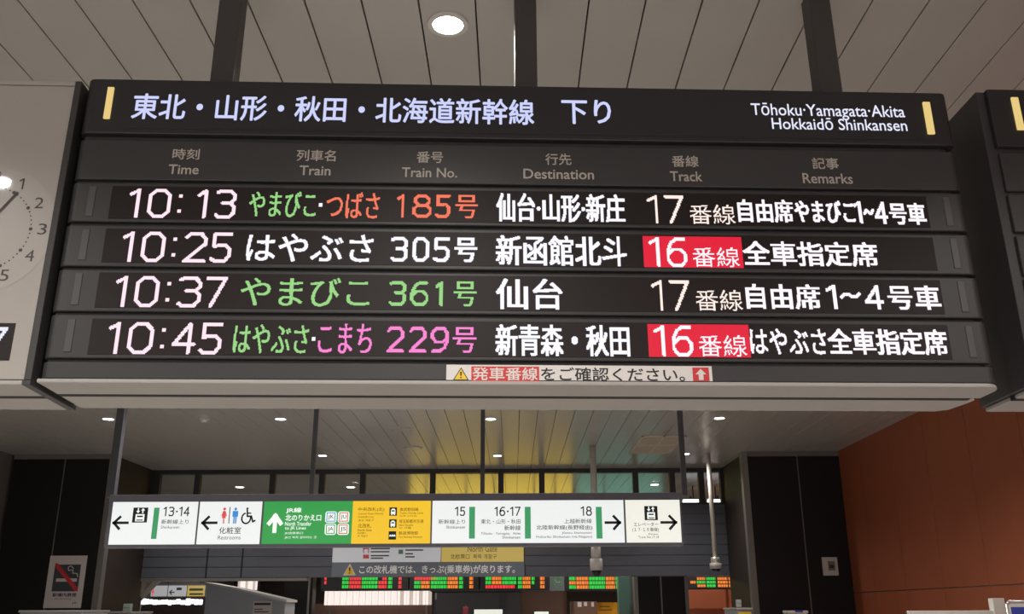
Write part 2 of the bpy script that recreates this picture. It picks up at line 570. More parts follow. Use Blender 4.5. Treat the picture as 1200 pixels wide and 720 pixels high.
for n, (a, b) in enumerate(zip(edges, edges[1:])):
    w = 0.07
    r = empty('window_%d' % (n + 1), ((a + b) / 2, WALL_Y, zw0), None, None)
    tag(r, kind='structure')
    h = (b - a) / 2
    H = CEIL_Z - 0.10 - zw0
    MB().box(-h, -h + w, 0.03, H, -0.15, 0.01).box(h - w, h, 0.03, H, -0.15, 0.01).build('window_frame', 'booth', r)
    MB().box(-h + w, h - w, 0.03, H, -0.086, -0.08).build('pane', 'glass', r)

# ------------------------------------------------------------------ the departure board
YAW, LEAN = math.radians(2.25), math.radians(1.35)
BF = Frame(Matrix.Translation((0.0736, 4.4, 3.2164)) @ Matrix.Rotation(YAW, 4, 'Z') @ Matrix.Rotation(-LEAN, 4, 'X'))
bp = BF.at
vmid = lambda y0, x0, y1, x1: (bp(x0, y0)[1] + bp(x1, y1)[1]) / 2
uL = (bp(103, 96)[0] + bp(45, 440)[0]) / 2
uR = (bp(1113, 118)[0] + bp(1167, 447)[0]) / 2
v_top = vmid(94, 110, 110, 1100)
v_h0 = vmid(157, 98, 172, 1115)
v_l1 = vmid(163, 98, 178, 1120)
v_l0 = vmid(210.5, 130, 223, 1130)
v_r = [(vmid(214.5, 125, 226.5, 1132), vmid(260, 125, 271, 1138)),
       (vmid(264, 125, 275, 1138), vmid(312.5, 120, 321.5, 1145)),
       (vmid(316.5, 120, 325, 1145), vmid(365.5, 110, 372.5, 1150)),
       (vmid(369.5, 110, 376, 1150), vmid(421.5, 110, 424.5, 1155))]
v_b1 = vmid(425.5, 105, 428.5, 1155)
v_b0 = vmid(446, 100, 447.5, 1160)
DEPTH = 0.52
origin = BF.m @ Vector(((uL + uR) / 2, DEPTH / 2, v_b0 - 0.02))
# the thing's base: same axes as the frame
board = empty('departure_board', BF.m, 'wide black station departure board with four lit train rows hanging from ceiling', 'departure board')

def outline(a, b, front, back, r, left_round=False, n=6):
    """plan outline with rounded front corner(s)"""
    pts = [(a, -back)]
    pts = [(b, -back)]
    pts += [(a, -back)]
    if left_round:
        pts += [(a + r - r * math.cos(t), front - r + r * math.sin(t)) for t in [PI / 2 * k / n for k in range(n + 1)]]
    else:
        pts += [(a, front)]
    pts += [(b - r + r * math.sin(t), front - r + r * math.cos(t)) for t in [PI / 2 * k / n for k in range(n + 1)]]
    return pts[::-1]

MB().plan(outline(uL + 0.02, uR - 0.02, -0.03, DEPTH, 0.05), v_b0, v_top - 0.005).build('casing', 'board_side', board)
hd = MB().plan(outline(uL, uR, 0.012, DEPTH, 0.045, True), v_h0, v_top, 0.006).build('header_case', 'header', board)
# inset lettering panel of the header
R1 = BF.rect(147, 1073, 107, 157, 0.012)
MB().box(R1[0], R1[1], v_h0 + 0.03, v_top - 0.035, 0.011, 0.0145).build('lettering_panel', 'header', hd)
wh = 0.0155
m = MB().text('東北・山形・秋田・北海道新幹線', BF.rect(154.5, 626, 112.6, 143.2, wh), wh, 0.016)
tag(m.build('route_name', 'back_blue', hd), 'glowing blue white route name lettering')
m = MB().text('下り', BF.rect(658, 716, 117, 145.6, wh), wh, 0.016)
tag(m.build('route_direction', 'back_blue', hd), 'glowing blue white route name lettering')
m = MB().text('Tōhoku·Yamagata·Akita', BF.rect(880.5, 1060, 121.8, 140.6, wh), wh, 0.006)
tag(m.build('route_name_translation', 'back_white', hd), 'glowing white English route lettering')
m = MB().text('Hokkaidō Shinkansen', BF.rect(904.5, 1062.5, 138.6, 152.6, wh), wh, 0.006)
tag(m.build('route_name_translation', 'back_white', hd), 'glowing white English route lettering')
for xs in ((124.2, 131.8, 103, 140), (1083.5, 1092, 120.5, 158)):
    R = BF.rect(*xs, 0.012)
    MB().box(R[0], R[1], R[2], R[3], 0.012, 0.024, 0.004).build('lamp_strip', 'lamp_yellow', hd)
# column heads
lb = MB().plan(outline(uL, uR, 0.0, DEPTH, 0.045, True), v_l0, v_l1, 0.006).build('column_heads', 'board', board)
for s, r in (('時刻', (202.3, 234, 174.3, 187)), ('Time', (197.5, 233, 193, 204.3)), ('列車名', (347.7, 393.5, 175.7, 189)),
             ('Train', (351, 387.5, 194.3, 205.6)), ('番号', (488.3, 519.3, 177.7, 191)), ('Train No.', (471, 535.7, 196.7, 208)),
             ('行先', (639, 669.6, 180, 193.5)), ('Destination', (613.3, 696, 198.3, 210)), ('番線', (787.3, 818.5, 182.5, 195.8)),
             ('Track', (785.3, 822.7, 201, 212.6)), ('記事', (951.7, 982.5, 185, 198.4)), ('Remarks', (940.7, 999, 203.3, 215.3))):
    MB().text(s, BF.rect(*r, 0.0015), 0.0015, 0.012).build('lettering', 'beige_print', lb)
# bottom panel and underside
bt = MB().plan(outline(uL, uR, 0.0, DEPTH, 0.045, True), v_b0, v_b1, 0.006).build('bottom_panel', 'board', board)
ub = MB()
g = 0.23
ub.plan(outline(uL, uR + 0.02, 0.006, g - 0.007, 0.09), v_b0 - 0.022, v_b0 - 0.001, 0.006)
ub.build('underside_panel', 'alu', board)
MB().box(uL, uR - 0.03, v_b0 - 0.0225, v_b0 - 0.001, -g - 0.035, -g + 0.006).build('underside_gap_shade', 'dark', board)  # dark strip fills the open gap, its shade put in as colour
ub = MB().plan([(uL, -DEPTH + 0.0), (uR - 0.08, -DEPTH), (uR - 0.02, -DEPTH + 0.04), (uR + 0.01, -g - 0.08), (uR + 0.01, -g - 0.035), (uL, -g - 0.035)], v_b0 - 0.022, v_b0 - 0.001, 0.004)
ub.build('underside_panel', 'alu', board)
# rows
wl, ws = 0.003, 0.0045
su0, su1 = -2.1026, 2.1026
PITCH_LED = (BF.rect(600, 700, 222, 262)[3] - BF.rect(600, 700, 222, 262)[2]) / 32
screen_v = [(vmid(217.7, 134, 231, 1086), vmid(255.9, 127, 267.6, 1090)), (vmid(268, 124, 279, 1092), vmid(309, 117, 316, 1098)),
            (vmid(320, 116, 328.4, 1103), vmid(361.5, 108, 367.6, 1107)), (vmid(374, 107, 381, 1110), vmid(416.5, 101, 421, 1115))]
def tm(t):
    return [('1', 0, .10), ('0', .18, .395), (':', .455, .505)] + [('1', .635, .725) if t[3] == '1' else (t[3], .565, .772), (t[4], .805, 1)]
N = {'185': [('1', 0, .137), ('8', .295, .65), ('5', .714, 1)], '305': [('3', 0, .29), ('0', .36, .65), ('5', .72, 1)],
     '361': [('3', 0, .317), ('6', .40, .73), ('1', .857, 1)], '229': [('2', 0, .275), ('2', .36, .635), ('9', .71, 1)],
     '17': [('1', 0, .29), ('7', .47, 1)], '16': [('1', 0, .28), ('6', .46, 1)], '1': [('1', 0, 1)], '4': [('4', 0, 1)], '~': [('~', 0, 1)]}
# (name of the part, light, boldness or stroke width, string, where it was measured)
ROWS = [
    [('departure_time', 'led_pink', 2.8, '10:13', (150.5, 276.7, 221.8, 255.8)),
     ('train_name', 'led_green', 0, 'やまびこ', (292, 370.6, 224.5, 254.7)), ('train_name', 'led_red', 0, 'つばさ', (382.6, 445, 225.4, 256)),
     ('train_number', 'led_red', 2.4, '185', (465, 528, 228, 255.4)), ('train_number_suffix', 'led_red', 0, '号', (533.6, 560, 228.6, 256)),
     ('destination', 'led_cool', 1, '仙台·山形·新庄', (581.6, 732.4, 227.2, 260.5)),
     ('track_number', 'led_warm', 2.5, '17', (758.4, 801.6, 229, 262)), ('track_suffix', 'led_warm', 0, '番線', (808, 861.4, 240, 262.8)),
     ('remarks', 'led_white', 1, '自由席', (864.4, 929.6, 234, 260.6)), ('remarks', 'led_white', 1, 'やまびこ', (931, 1001.6, 235.2, 261.4)),
     ('remarks', 'led_white', 2.6, '1', (1000.5, 1010, 236, 262)), ('remarks', 'led_white', 2.6, '~', (1011.5, 1024.5, 244.8, 252)),
     ('remarks', 'led_white', 2.6, '4', (1024.6, 1040, 236.6, 262.6)), ('remarks', 'led_white', 1, '号車', (1042, 1085, 238, 263.4))],
    [('departure_time', 'led_pink', 2.8, '10:25', (142.5, 271.5, 272, 307.6)),
     ('train_name', 'led_cool', 1, 'はやぶさ', (289, 437.4, 274.4, 307)), ('train_number', 'led_cool', 2.8, '305', (458, 527, 278, 307)),
     ('train_number_suffix', 'led_cool', 1, '号', (532.4, 559.4, 278.6, 307.4)), ('destination', 'led_cool', 1, '新函館北斗', (581, 734.4, 276.5, 311.6)),
     ('track_number', 'led_white', 2.5, '16', (760.6, 805, 278.4, 313)), ('track_suffix', 'led_white', 0, '番線', (811.4, 866.4, 290, 313)),
     ('remarks', 'led_white', 1, '全車指定席', (870.4, 1028.4, 283.4, 312))],
    [('departure_time', 'led_pink', 2.8, '10:37', (134.5, 265.5, 324, 360.4)),
     ('train_name', 'led_green', 0, 'やまびこ', (282, 433.4, 325.6, 359.4)), ('train_number', 'led_green', 2.4, '361', (456, 519, 329.8, 358.8)),
     ('train_number_suffix', 'led_green', 0, '号', (531.6, 558.6, 330, 359.2)), ('destination', 'led_cool', 1, '仙台', (581, 659.4, 326.8, 362.8)),
     ('track_number', 'led_warm', 2.5, '17', (763.6, 808.4, 328.6, 364.4)), ('track_suffix', 'led_warm', 0, '番線', (815, 870, 340, 364.4)),
     ('remarks', 'led_white', 1, '自由席', (874, 961.4, 333.2, 362.4)), ('remarks', 'led_white', 2.8, '1', (968.6, 980.4, 334, 362.4)),
     ('remarks', 'led_white', 2.8, '~', (984, 1009, 342.2, 350.8)), ('remarks', 'led_white', 2.8, '4', (1013, 1035, 334.4, 362.8)),
     ('remarks', 'led_white', 1, '号車', (1040, 1102, 334.8, 363.2))],
    [('departure_time', 'led_pink', 2.8, '10:45', (126, 260, 378, 415.4)),
     ('train_name', 'led_green', 0, 'はやぶさ', (273.6, 361.6, 380.4, 414.4)), ('train_name', 'led_magenta', 0, 'こまち', (373, 436, 379.6, 414.4)),
     ('train_number', 'led_magenta', 2.4, '229', (453.4, 526, 383, 413.4)), ('train_number_suffix', 'led_magenta', 0, '号', (530.4, 558.4, 383.6, 413.6)),
     ('destination', 'led_cool', 1, '新青森・秋田', (580.6, 738, 380.8, 417.6)),
     ('track_number', 'led_white', 2.5, '16', (766.4, 812, 381.6, 418)), ('track_suffix', 'led_white', 0, '番線', (818.6, 875, 393, 418)),
     ('remarks', 'led_white', 1, 'はやぶさ', (879, 968.6, 385.4, 415.6)), ('remarks', 'led_white', 1, '全車指定席', (970, 1110, 385.8, 416))],
]
COLOUR = {'led_pink': 'pinkish white', 'led_green': 'green', 'led_red': 'red orange', 'led_cool': 'white', 'led_warm': 'warm white',
          'led_white': 'white', 'led_magenta': 'magenta'}
BLOCK = {1: (754, 870, 277.4, 313.8), 3: (759.6, 878.5, 380.4, 418.8)}
DOT = {0: (373.6, 377.8, 238.2, 242.4), 3: (365.4, 369.6, 395.2, 399.6)}
for i in range(4):
    v1, v0 = v_r[i]
    row = MB().plan(outline(uL - 0.0, uR + 0.0, 0.0, DEPTH, 0.045, True), v0, v1, 0.006).build('train_row', 'board', board)
    sv1, sv0 = screen_v[i]
    MB().box(su0, su1, sv0, sv1, -0.01, 0.0025).build('led_screen', 'screen', row)
    for a in (-1, 1):
        c = a * 2.205 + 0.005
        MB().box(c - 0.018, c + 0.018, sv0 + 0.012, sv1 - 0.004, -0.01, 0.004, 0.002).build('latch', 'latch', row)
    if i in BLOCK:
        R = BF.rect(*BLOCK[i], wl)
        tag(MB().quad(*R, wl).build('track_block', 'led_block', row), 'red lit block behind the track number')
    for nm, mk, bold, t, r in ROWS[i]:
        R = BF.rect(*r, ws)
        cells = tm(t) if ':' in t else N.get(t)
        m = MB().figures(cells, R, ws, PITCH_LED, bold) if cells else MB().dots(t, R, ws, PITCH_LED * 0.62, (0 if nm == 'track_suffix' else 1) if not bold else (1 if t == 'はやぶさ' else 2), 1 if bold else 0)
        if ':' in t:
            for cell in cells:
                tag(MB().figures([cell], R, ws, PITCH_LED, bold).build(nm, mk, row), COLOUR[mk] + ' lit lettering')
            continue
        tag(m.build(nm, mk, row), COLOUR[mk] + ' lit lettering')
    if i in DOT:
        MB().quad(*BF.rect(*DOT[i], ws), ws).build('separator_dot', 'led_cool', row)
# notice strip stuck on the bottom panel
R = BF.rect(523, 834.5, 428.4, 447.6, 0.002)
st = MB().box(R[0], R[1], v_b0 + 0.003, v_b1 - 0.006, -0.01, 0.002).build('notice_strip', 'sticker', board)
tag(st, 'white notice strip with red block and black writing')
w3 = 0.003
MB().quad(*BF.rect(552.3, 631.8, 429.8, 446.8, w3), w3).build('red_block', 'red_print', st)
MB().quad(*BF.rect(811.8, 831, 431, 446.8, w3), w3).build('arrow_block', 'red_print', st)
Rt = BF.rect(530.8, 549.6, 430.6, 446, w3)
MB().shape([(0, 0), (1, 0), (.5, 1)], Rt, w3).build('warning_triangle_border', 'ink', st)
MB().shape([(.1, .07), (.9, .07), (.5, .88)], Rt, w3 + .0006).build('warning_triangle', 'yellow_print', st)
m = MB().shape([(.46, .34), (.54, .34), (.56, .66), (.44, .66)], Rt, w3 + .0012).shape([(.45, .16), (.55, .16), (.55, .26), (.45, .26)], Rt, w3 + .0012)
m.build('exclamation_mark', 'ink', st)
m = MB().text('をご確認ください。', BF.rect(634, 802.5, 431, 447, w3), w3, 0.012)
m.build('black_lettering', 'ink', st)
MB().text('発車番線', BF.rect(553.6, 630.2, 430.8, 446, w3), w3 + .001, 0.012).build('white_lettering', 'sticker', st)
m = MB()
Ra = BF.rect(815, 827.8, 432.6, 445.6, w3)
m.shape([(.28, 0), (.72, 0), (.72, .5), (1, .5), (.5, 1), (0, .5), (.28, .5)], Ra, w3 + .001)
m.build('arrow', 'sticker', st)
# hanger posts
for (xa, xb, y) in ((241, 278, 93), (603.5, 630, 99), (957, 992, 105)):
    a, b = BF.at(xa, y, -0.12)[0], BF.at(xb, y, -0.12)[0]
    ht = (CEIL_Z - (BF.m @ Vector((a, 0, 0))).z) / math.cos(LEAN)
    wdt = 0.125
    c = (a + b) / 2
    p = MB().box(c - wdt / 2, c + wdt / 2, v_top - 0.01, ht - 0.005, -0.24, -0.12, 0.004).build('hanger_post', 'post', board)
    MB().box(c - wdt / 2 - 0.015, c + wdt / 2 + 0.015, v_top - 0.004, v_top + 0.055, -0.255, -0.105, 0.004).build('post_collar', 'post', p)

# ------------------------------------------------------------------ clock board on the left
cb_l, cb_r = uL - 1.6, (bp(94, 97)[0] + bp(36, 440)[0]) / 2
clock = empty('clock_board', BF.m, 'pale metal board with round clock dial hanging left of the departure board', 'clock')
cv1, cv0 = bp(60, 95)[1], bp(20, 446)[1]
MB().box(cb_l, cb_r, cv0, cv1, -DEPTH, -0.006, 0.004).build('casing', 'board_side', clock)
fr = bp(89, 97)[0] * .5 + bp(29.5, 440)[0] * .5
MB().box(cb_l, fr, cv0 + 0.004, cv1 - 0.03, -0.02, 0.0, 0.004).build('face_panel', 'dial', clock)
MB().box(cb_l, fr, cv1 - 0.027, cv1, -0.02, 0.006, 0.004).build('top_rail', 'dial', clock)
MB().box(fr + 0.002, cb_r + 0.012, cv0, cv1 - 0.005, -0.5, 0.012, 0.004).build('side_frame', 'board_side', clock)
MB().box(cb_l, cb_r - 0.03, cv0 - 0.0225, cv0 - 0.001, -0.27, -0.22).build('underside_gap_shade', 'dark', clock)  # shade of the gap under the clock board, painted as a dark strip
MB().box(cb_l, cb_r - 0.03, cv0 - 0.022, cv0 - 0.001, -0.23, 0.006, 0.004).build('underside_panel', 'alu', clock)
MB().box(cb_l, cb_r - 0.03, cv0 - 0.022, cv0 - 0.001, -DEPTH, -0.268, 0.004).build('underside_panel', 'alu', clock)
MB().box(cb_r - 0.028, cb_r + 0.012, cv0 - 0.024, cv0 - 0.001, -DEPTH, 0.012, 0.002).build('underside_edge', 'board_side', clock)
cu, cv = bp(-19, 268)
Rn = bp(50, 268)[0] - cu
dl = MB().disc(cu, cv, Rn * 1.22, 0.0012, 48).build('dial', 'dial_glass', clock)
m = MB()
for n in range(1, 13):
    a = PI / 2 - n * PI / 6
    x, z = cu + Rn * math.cos(a), cv + Rn * math.sin(a)
    hw = 0.022 if n < 10 else 0.036
    if n == 1: hw = 0.012
    if n == 1:
        m.numerals([('1', 0, 1)], (x - hw, x + hw, z - 0.03, z + 0.03), 0.002, .008)
    else:
        m.text(str(n) if n < 10 else {10: '１０', 11: '１１', 12: '１２'}[n], (x - hw, x + hw, z - 0.03, z + 0.03), 0.002)
m.build('numerals', 'dial_ink', dl)
m = MB()
for n in range(60):
    a = n * PI / 30
    m.disc(cu + Rn * .8 * math.cos(a), cv + Rn * .8 * math.sin(a), 0.0095 if n % 5 == 0 else 0.0042, 0.002, 10)
m.build('minute_marks', 'dial_ink', dl)
for ang, L, th in ((34, .82, 0.012), (303, .5, 0.018)):
    a = PI / 2 - math.radians(ang)
    m = MB().stroke([(0, 0), (math.cos(a), math.sin(a))], (cu, cu + Rn * L, cv, cv + Rn * L), 0.006, th)
    m.build('hand', 'dial_ink', dl)
R = BF.rect(-75, 14.6, 378.5, 422.5, 0.002)
sc = MB().box(R[0], R[1], R[2], R[3], -0.01, 0.002, 0.0005).build('led_screen', 'screen', clock)
m = MB().figures([('7', 0, 1)], BF.rect(-6, 8.3, 383.5, 401, 0.004), 0.004, PITCH_LED, 2.6)
m.build('led_digit', 'back_white', sc)

# ------------------------------------------------------------------ next board on the right
nb_l = bp(1161, 107)[0] * .5 + bp(1214, 440)[0] * .5
nb_r = nb_l + 1.4
nboard = empty('departure_board', BF.m, 'black departure board with blank unlit rows, beyond the right end of the lit board', 'departure board')
MB().box(nb_l - 0.045, nb_r, v_b0, v_top + 0.03, -DEPTH, -0.02, 0.004).build('casing', 'board', nboard)
nh = MB().box(nb_l, nb_r, v_h0, v_top + 0.03, -0.3, 0.012, 0.006).build('header_case', 'header', nboard)
R = BF.rect(1187.6, 1196, 115, 153, 0.012)
MB().box(R[0], R[1], R[2], R[3], 0.012, 0.024, 0.004).build('lamp_strip', 'lamp_yellow', nh)
MB().box(nb_l + 0.01, nb_r, v_l0, v_l1, -0.3, 0.0, 0.006).build('column_heads', 'board', nboard)
for v1, v0 in v_r:
    MB().box(nb_l + 0.01, nb_r, v0, v1, -0.3, 0.0, 0.006).build('train_row', 'board', nboard)
MB().box(nb_l + 0.01, nb_r, v_b0, v_b1, -0.3, 0.0, 0.006).build('bottom_panel', 'board', nboard)
MB().box(nb_l - 0.02, nb_r, v_b0 - 0.0225, v_b0 - 0.001, -0.27, -0.22).build('underside_gap_shade', 'dark', nboard)  # dark strip in place of the shaded gap under this board
MB().box(nb_l - 0.02, nb_r, v_b0 - 0.022, v_b0 - 0.001, -g, 0.006, 0.004).build('underside_panel', 'alu', nboard)
MB().box(nb_l - 0.02, nb_r, v_b0 - 0.022, v_b0 - 0.001, -DEPTH, -0.268, 0.004).build('underside_panel', 'alu', nboard)

# ------------------------------------------------------------------ hanging direction sign
SY = 13.0
zc = on_y(460, 641, SY).z
SF = Frame(Matrix.Translation((on_y(462, 612, SY).x, SY, zc)))
sign = empty('direction_sign', SF.m, 'long hanging lightbox direction sign with white, green and yellow panels', 'sign')
Rf = SF.rect(125.5, 799.5, 579, 641)
H_ = Rf[3]
MB().box(Rf[0], Rf[1], 0, H_, -0.22, -0.012, 0.004).build('sign_case', 'sign_frame', sign)
fr_ = MB()
vt, vb = SF.rect(400, 500, 587.5, 637.5)[3], SF.rect(400, 500, 587.5, 637.5)[2]
fr_.box(Rf[0], Rf[1], vt, H_, -0.02, 0.01, 0.003).box(Rf[0], Rf[1], 0, vb, -0.02, 0.01, 0.003)
PAN = [('sign_white', 130, 230.6), ('sign_white', 232.4, 306), ('sign_green', 308, 412.6), ('sign_yellow', 412.6, 504.6), ('sign_white', 506.4, 731.4), ('sign_warm', 733.4, 797.6)]
gaps = [(125.5, 130), (230.6, 232.4), (306, 308), (504.6, 506.4), (731.4, 733.4), (797.6, 799.5)]
for a, b in gaps:
    r = SF.rect(a, b, 590, 634)
    fr_.box(r[0], r[1], vb, vt, -0.02, 0.006)
fr_.build('sign_frame', 'sign_frame', sign)
panels = []
PL = ['white panel to platforms 13 and 14', 'white restroom panel', 'green transfer panel', 'yellow ticket gate panel', 'white panel to platforms 15 to 18', 'white elevator panel']
for (mk, a, b), l in zip(PAN, PL):
    r = SF.rect(a, b, 590, 634)
    panels.append(tag(MB().box(r[0], r[1], vb, vt, -0.02, 0.0).build('sign_panel', mk, sign), l))
W1, W2, W3 = 0.0015, 0.003, 0.0045
def sr(xl, xr, yt, yb): return SF.rect(xl, xr, yt, yb)
def arrow(m, R, w, th, left):
    e = [(0, .5), (1, .5)]
    if left:
        m.stroke(e, R, w, th).stroke([(.42, 1), (0.02, .5), (.42, 0)], R, w, th)
    else:
        m.stroke(e, R, w, th).stroke([(.58, 1), (.98, .5), (.58, 0)], R, w, th)
def lift_icon(R, par):
    MB().quad(*R, W1).build('lift_symbol', 'ink', par)
    m = MB().shape([(.2, .08), (.8, .08), (.8, .56), (.2, .56)], R, W2)
    for c in (.34, .66):
        u, v = R[0] + c * (R[1] - R[0]), R[2] + .78 * (R[3] - R[2])
        s = 1 if c < .5 else -1
        m.shape([(c - .04, .62), (c + .04, .62), (c + .04, .8), (c + .14, .8), (c, .96), (c - .14, .8), (c - .04, .8)] if s < 0 else
                [(c - .04, .96), (c - .04, .78), (c - .14, .78), (c, .62), (c + .14, .78), (c + .04, .78), (c + .04, .96)][::1], R, W2)
    m.build('lift_car', 'sign_pale', par)
    MB().shape([(.3, .36), (.7, .36), (.7, .46), (.3, .46)], R, W3).shape([(.28, .13), (.72, .13), (.72, .2), (.28, .2)], R, W3).build('lift_detail', 'ink', par)
def person(m, R, w, skirt):
    u0, u1, v0, v1 = R
    m.disc((u0 + u1) / 2, v0 + .9 * (v1 - v0), .09 * (v1 - v0), w, 14)
    if skirt:
        m.shape([(.3, .78), (.02, .48), (.16, .42), (.34, .62), (.14, .34), (.36, .34), (.36, 0), (.48, 0), (.48, .34), (.52, .34), (.52, 0), (.64, 0), (.64, .34), (.86, .34), (.66, .62), (.84, .42), (.98, .48), (.7, .78)], R, w)
    else:
        m.shape([(.06, .78), (.06, .42), (.24, .42), (.24, 0), (.46, 0), (.46, .4), (.54, .4), (.54, 0), (.76, 0), (.76, .42), (.94, .42), (.94, .78)], R, w)
# panel 1
p = panels[0]
m = MB(); arrow(m, sr(133.2, 149.4, 606.4, 619.8), W1, 0.035, True)
m.build('arrow', 'ink', p)
MB().numerals([('1', 0, .12), ('3', .21, .41), ('.', .48, .54), ('1', .6, .72), ('4', .78, 1)], sr(191.5, 222.3, 594.3, 605.3), W1, .016).build('platform_numbers', 'ink', p)
m = MB().text('新幹線上り', sr(189, 221, 609, 614.6), W1, .006).text('Shinkansen', sr(188.5, 210.5, 616.4, 619.8), W1)
m.build('grey_lettering', 'grey_ink', p)
lift_icon(sr(155.6, 173, 595.2, 612.8), p)
MB().quad(*sr(178.8, 185.2, 595.3, 632), W1).build('green_bar', 'sign_green_bar', p)
# panel 2
p = panels[1]
m = MB(); arrow(m, sr(237.2, 253.4, 606.4, 619.8), W1, 0.035, True)
m.quad(*sr(268.4, 269.4, 594.5, 614), W1)
Rw = sr(283.5, 299, 595, 614)
hh_ = Rw[3] - Rw[2]
m.disc(Rw[0] + .38 * (Rw[1] - Rw[0]), Rw[2] + .93 * hh_, .07 * hh_, W1, 12)
m.stroke([(.38, .82), (.42, .45), (.72, .45), (.86, .12), (1, .18)], Rw, W1, .022).stroke([(.4, .64), (.64, .64)], Rw, W1, .018)
m.stroke([(.34 + .33 * math.cos(math.radians(t)), .33 + .32 * math.sin(math.radians(t))) for t in range(110, 375, 20)], Rw, W1, .02)
m.text('化粧室', sr(256.8, 282.4, 618, 626), W1, .006)
m.build('black_lettering', 'ink', p)
MB().text('Restrooms', sr(255.4, 282, 628, 632.6), W1).build('grey_lettering', 'grey_ink', p)
m = MB(); person(m, sr(259.2, 266, 595, 614), W1, True); m.build('woman_symbol', 'sign_red', p)
m = MB(); person(m, sr(272, 279.4, 595, 614), W1, False); m.build('man_symbol', 'sign_blue', p)
# green
p = panels[2]
m = MB()
R = sr(314.8, 329.6, 604.5, 622.6)
m.stroke([(.5, 0), (.5, .96)], R, W1, .055).stroke([(0.05, .5), (.5, .98), (.95, .5)], R, W1, .055)
for s, r, o in (('JR線', (335.2, 353.5, 595.2, 602), .02), ('北のりかえ口', (334.5, 376.5, 603.4, 610.8), .02), ('North Transfer', (334, 365, 611.8, 616.6), .012),
                ('to JR Lines', (333.8, 358.5, 617.4, 622), .012), ('JR线换乘口', (333.5, 355, 623.6, 627), .0), ('JR선 북쪽 갈아타는 곳', (333.5, 371, 628.6, 632), 0.)):
    m.text(s, sr(*r), W1, o)
m.build('white_lettering', 'sign_pale', p)
for s, x, y, mk in (('JK', 381.2, 599.7, 'sign_blue'), ('JU', 396, 599.7, 'sign_red'), ('JA', 380.6, 614, 'sign_green_bar'), ('JS', 395.4, 614, 'sign_red')):
    R = sr(x, x + 13.4, y, y + 13.2)
    q = MB().round_rect(R, .03, W1).build('line_badge', 'sign_pale', p)
    MB().stroke([(.15, .13), (.85, .13), (.85, .87), (.15, .87)], R, W2, .012, True).build('badge_border', mk, q)
    MB().text(s, sr(x + 3.4, x + 10, y + 3.8, y + 9.6), W2, .005).build('badge_letters', 'ink', q)
# yellow
p = panels[3]
m = MB()
for s, r in (('中央改札(北)', (419.7, 450.5, 595, 600)), ('Central Gate (North)', (420, 449, 601.2, 604)), ('中央检票口(北)', (419.8, 438, 605.2, 607.8)), ('중앙 개찰구', (419.8, 438, 609, 611.4)),
             ('北改札', (419.3, 434.8, 614, 619)), ('North Gate', (419, 435.6, 620.2, 623)), ('北检票口', (419, 429, 624, 626.2)), ('북 개찰구', (419, 431, 627.4, 629.8)),
             ('東武野田線', (468.6, 490.4, 595.4, 599.4)), ('Tobu Noda Line', (468.4, 496, 600.6, 602.6)), ('도부 노다선', (468.4, 488, 603.8, 606)),
             ('埼玉新都市交通', (467.6, 496.2, 609.2, 613.4)), ('New Shuttle', (467.6, 484, 614.6, 616.8)), ('뉴 셔틀', (467.6, 482, 617.8, 620)),
             ('鉄道博物館', (467.2, 489.8, 623, 627.2)), ('The Railway Museum', (467, 495, 628.6, 631.4))):
    m.text(s, sr(*r), W1, .004)
m.build('brown_lettering', 'brown_ink', p)
for n, (x, y) in enumerate(((456.4, 595), (456, 609), (455.4, 623))):
    R = sr(x, x + 8.8, y, y + 9.8)
    q = MB().quad(*R, W1).build('train_symbol', 'ink', p)
    m = MB()
    if n < 2:
        m.shape([(.2, .2), (.8, .2), (.8, .7), (.62, .85), (.38, .85), (.2, .7)], R, W2).shape([(.24, .08), (.4, .08), (.4, .18), (.24, .18)], R, W2).shape([(.6, .08), (.76, .08), (.76, .18), (.6, .18)], R, W2)
    else:
        for c in (.22, .5, .78):
            m.shape([(c - .13, .38), (c + .13, .38), (c + .13, .5), (c, .64), (c - .13, .5)], R, W2)
    m.build('symbol_figure', 'sign_pale', q)
    if n < 2:
        MB().shape([(.3, .5), (.7, .5), (.7, .66), (.3, .66)], R, W3).build('symbol_window', 'ink', q)
# long white
p = panels[4]
m = MB()
for s, r in (([('1', 0, .32), ('5', .5, 1)], (533, 545, 594.3, 605)), ([('1', 0, .12), ('6', .19, .41), ('.', .48, .54), ('1', .6, .72), ('7', .78, 1)], (579.5, 610, 594.3, 605)),
             ([('1', 0, .3), ('8', .48, 1)], (680.5, 693.5, 593.8, 604.8))):
    MB().numerals(s, sr(*r), W1, .016).build('platform_numbers', 'ink', p)
for s, r in (('新幹線', (591, 610, 616, 622)), ('北陸新幹線(長野経由)', (628.5, 694, 615.6, 622))):
    m.text(s, sr(*r), W1, .006 if len(s) > 2 and s[0] != '1' else 0)
arrow(m, sr(710, 726.5, 605.6, 620), W1, .035, False)
m.build('black_lettering', 'ink', p)
m = MB()
for s, r in (('新幹線上り', (513.8, 545, 609, 614.5)), ('Shinkansen', (523, 545, 616.4, 619.8)), ('東北・山形・秋田', (563.7, 610, 608.7, 614.4)), ('Tōhoku · Yamagata · Akita', (563.5, 610, 624, 627.8)),
             ('Shinkansen', (588.5, 610, 628.4, 631.6)), ('上越新幹線', (661, 693.5, 608.2, 613.8)), ('Jōetsu Shinkansen', (658.5, 693.5, 623.3, 626.7)), ('Hokuriku Shinkansen (via Nagano)', (628.5, 694, 627.8, 631.6))):
    m.text(s, sr(*r), W1, .004)
m.build('grey_lettering', 'grey_ink', p)
for a, b in ((549.7, 556.6), (615, 622), (698.6, 705.6)):
    MB().quad(*sr(a, b, 594.3, 631.6), W1).build('green_bar', 'sign_green_bar', p)
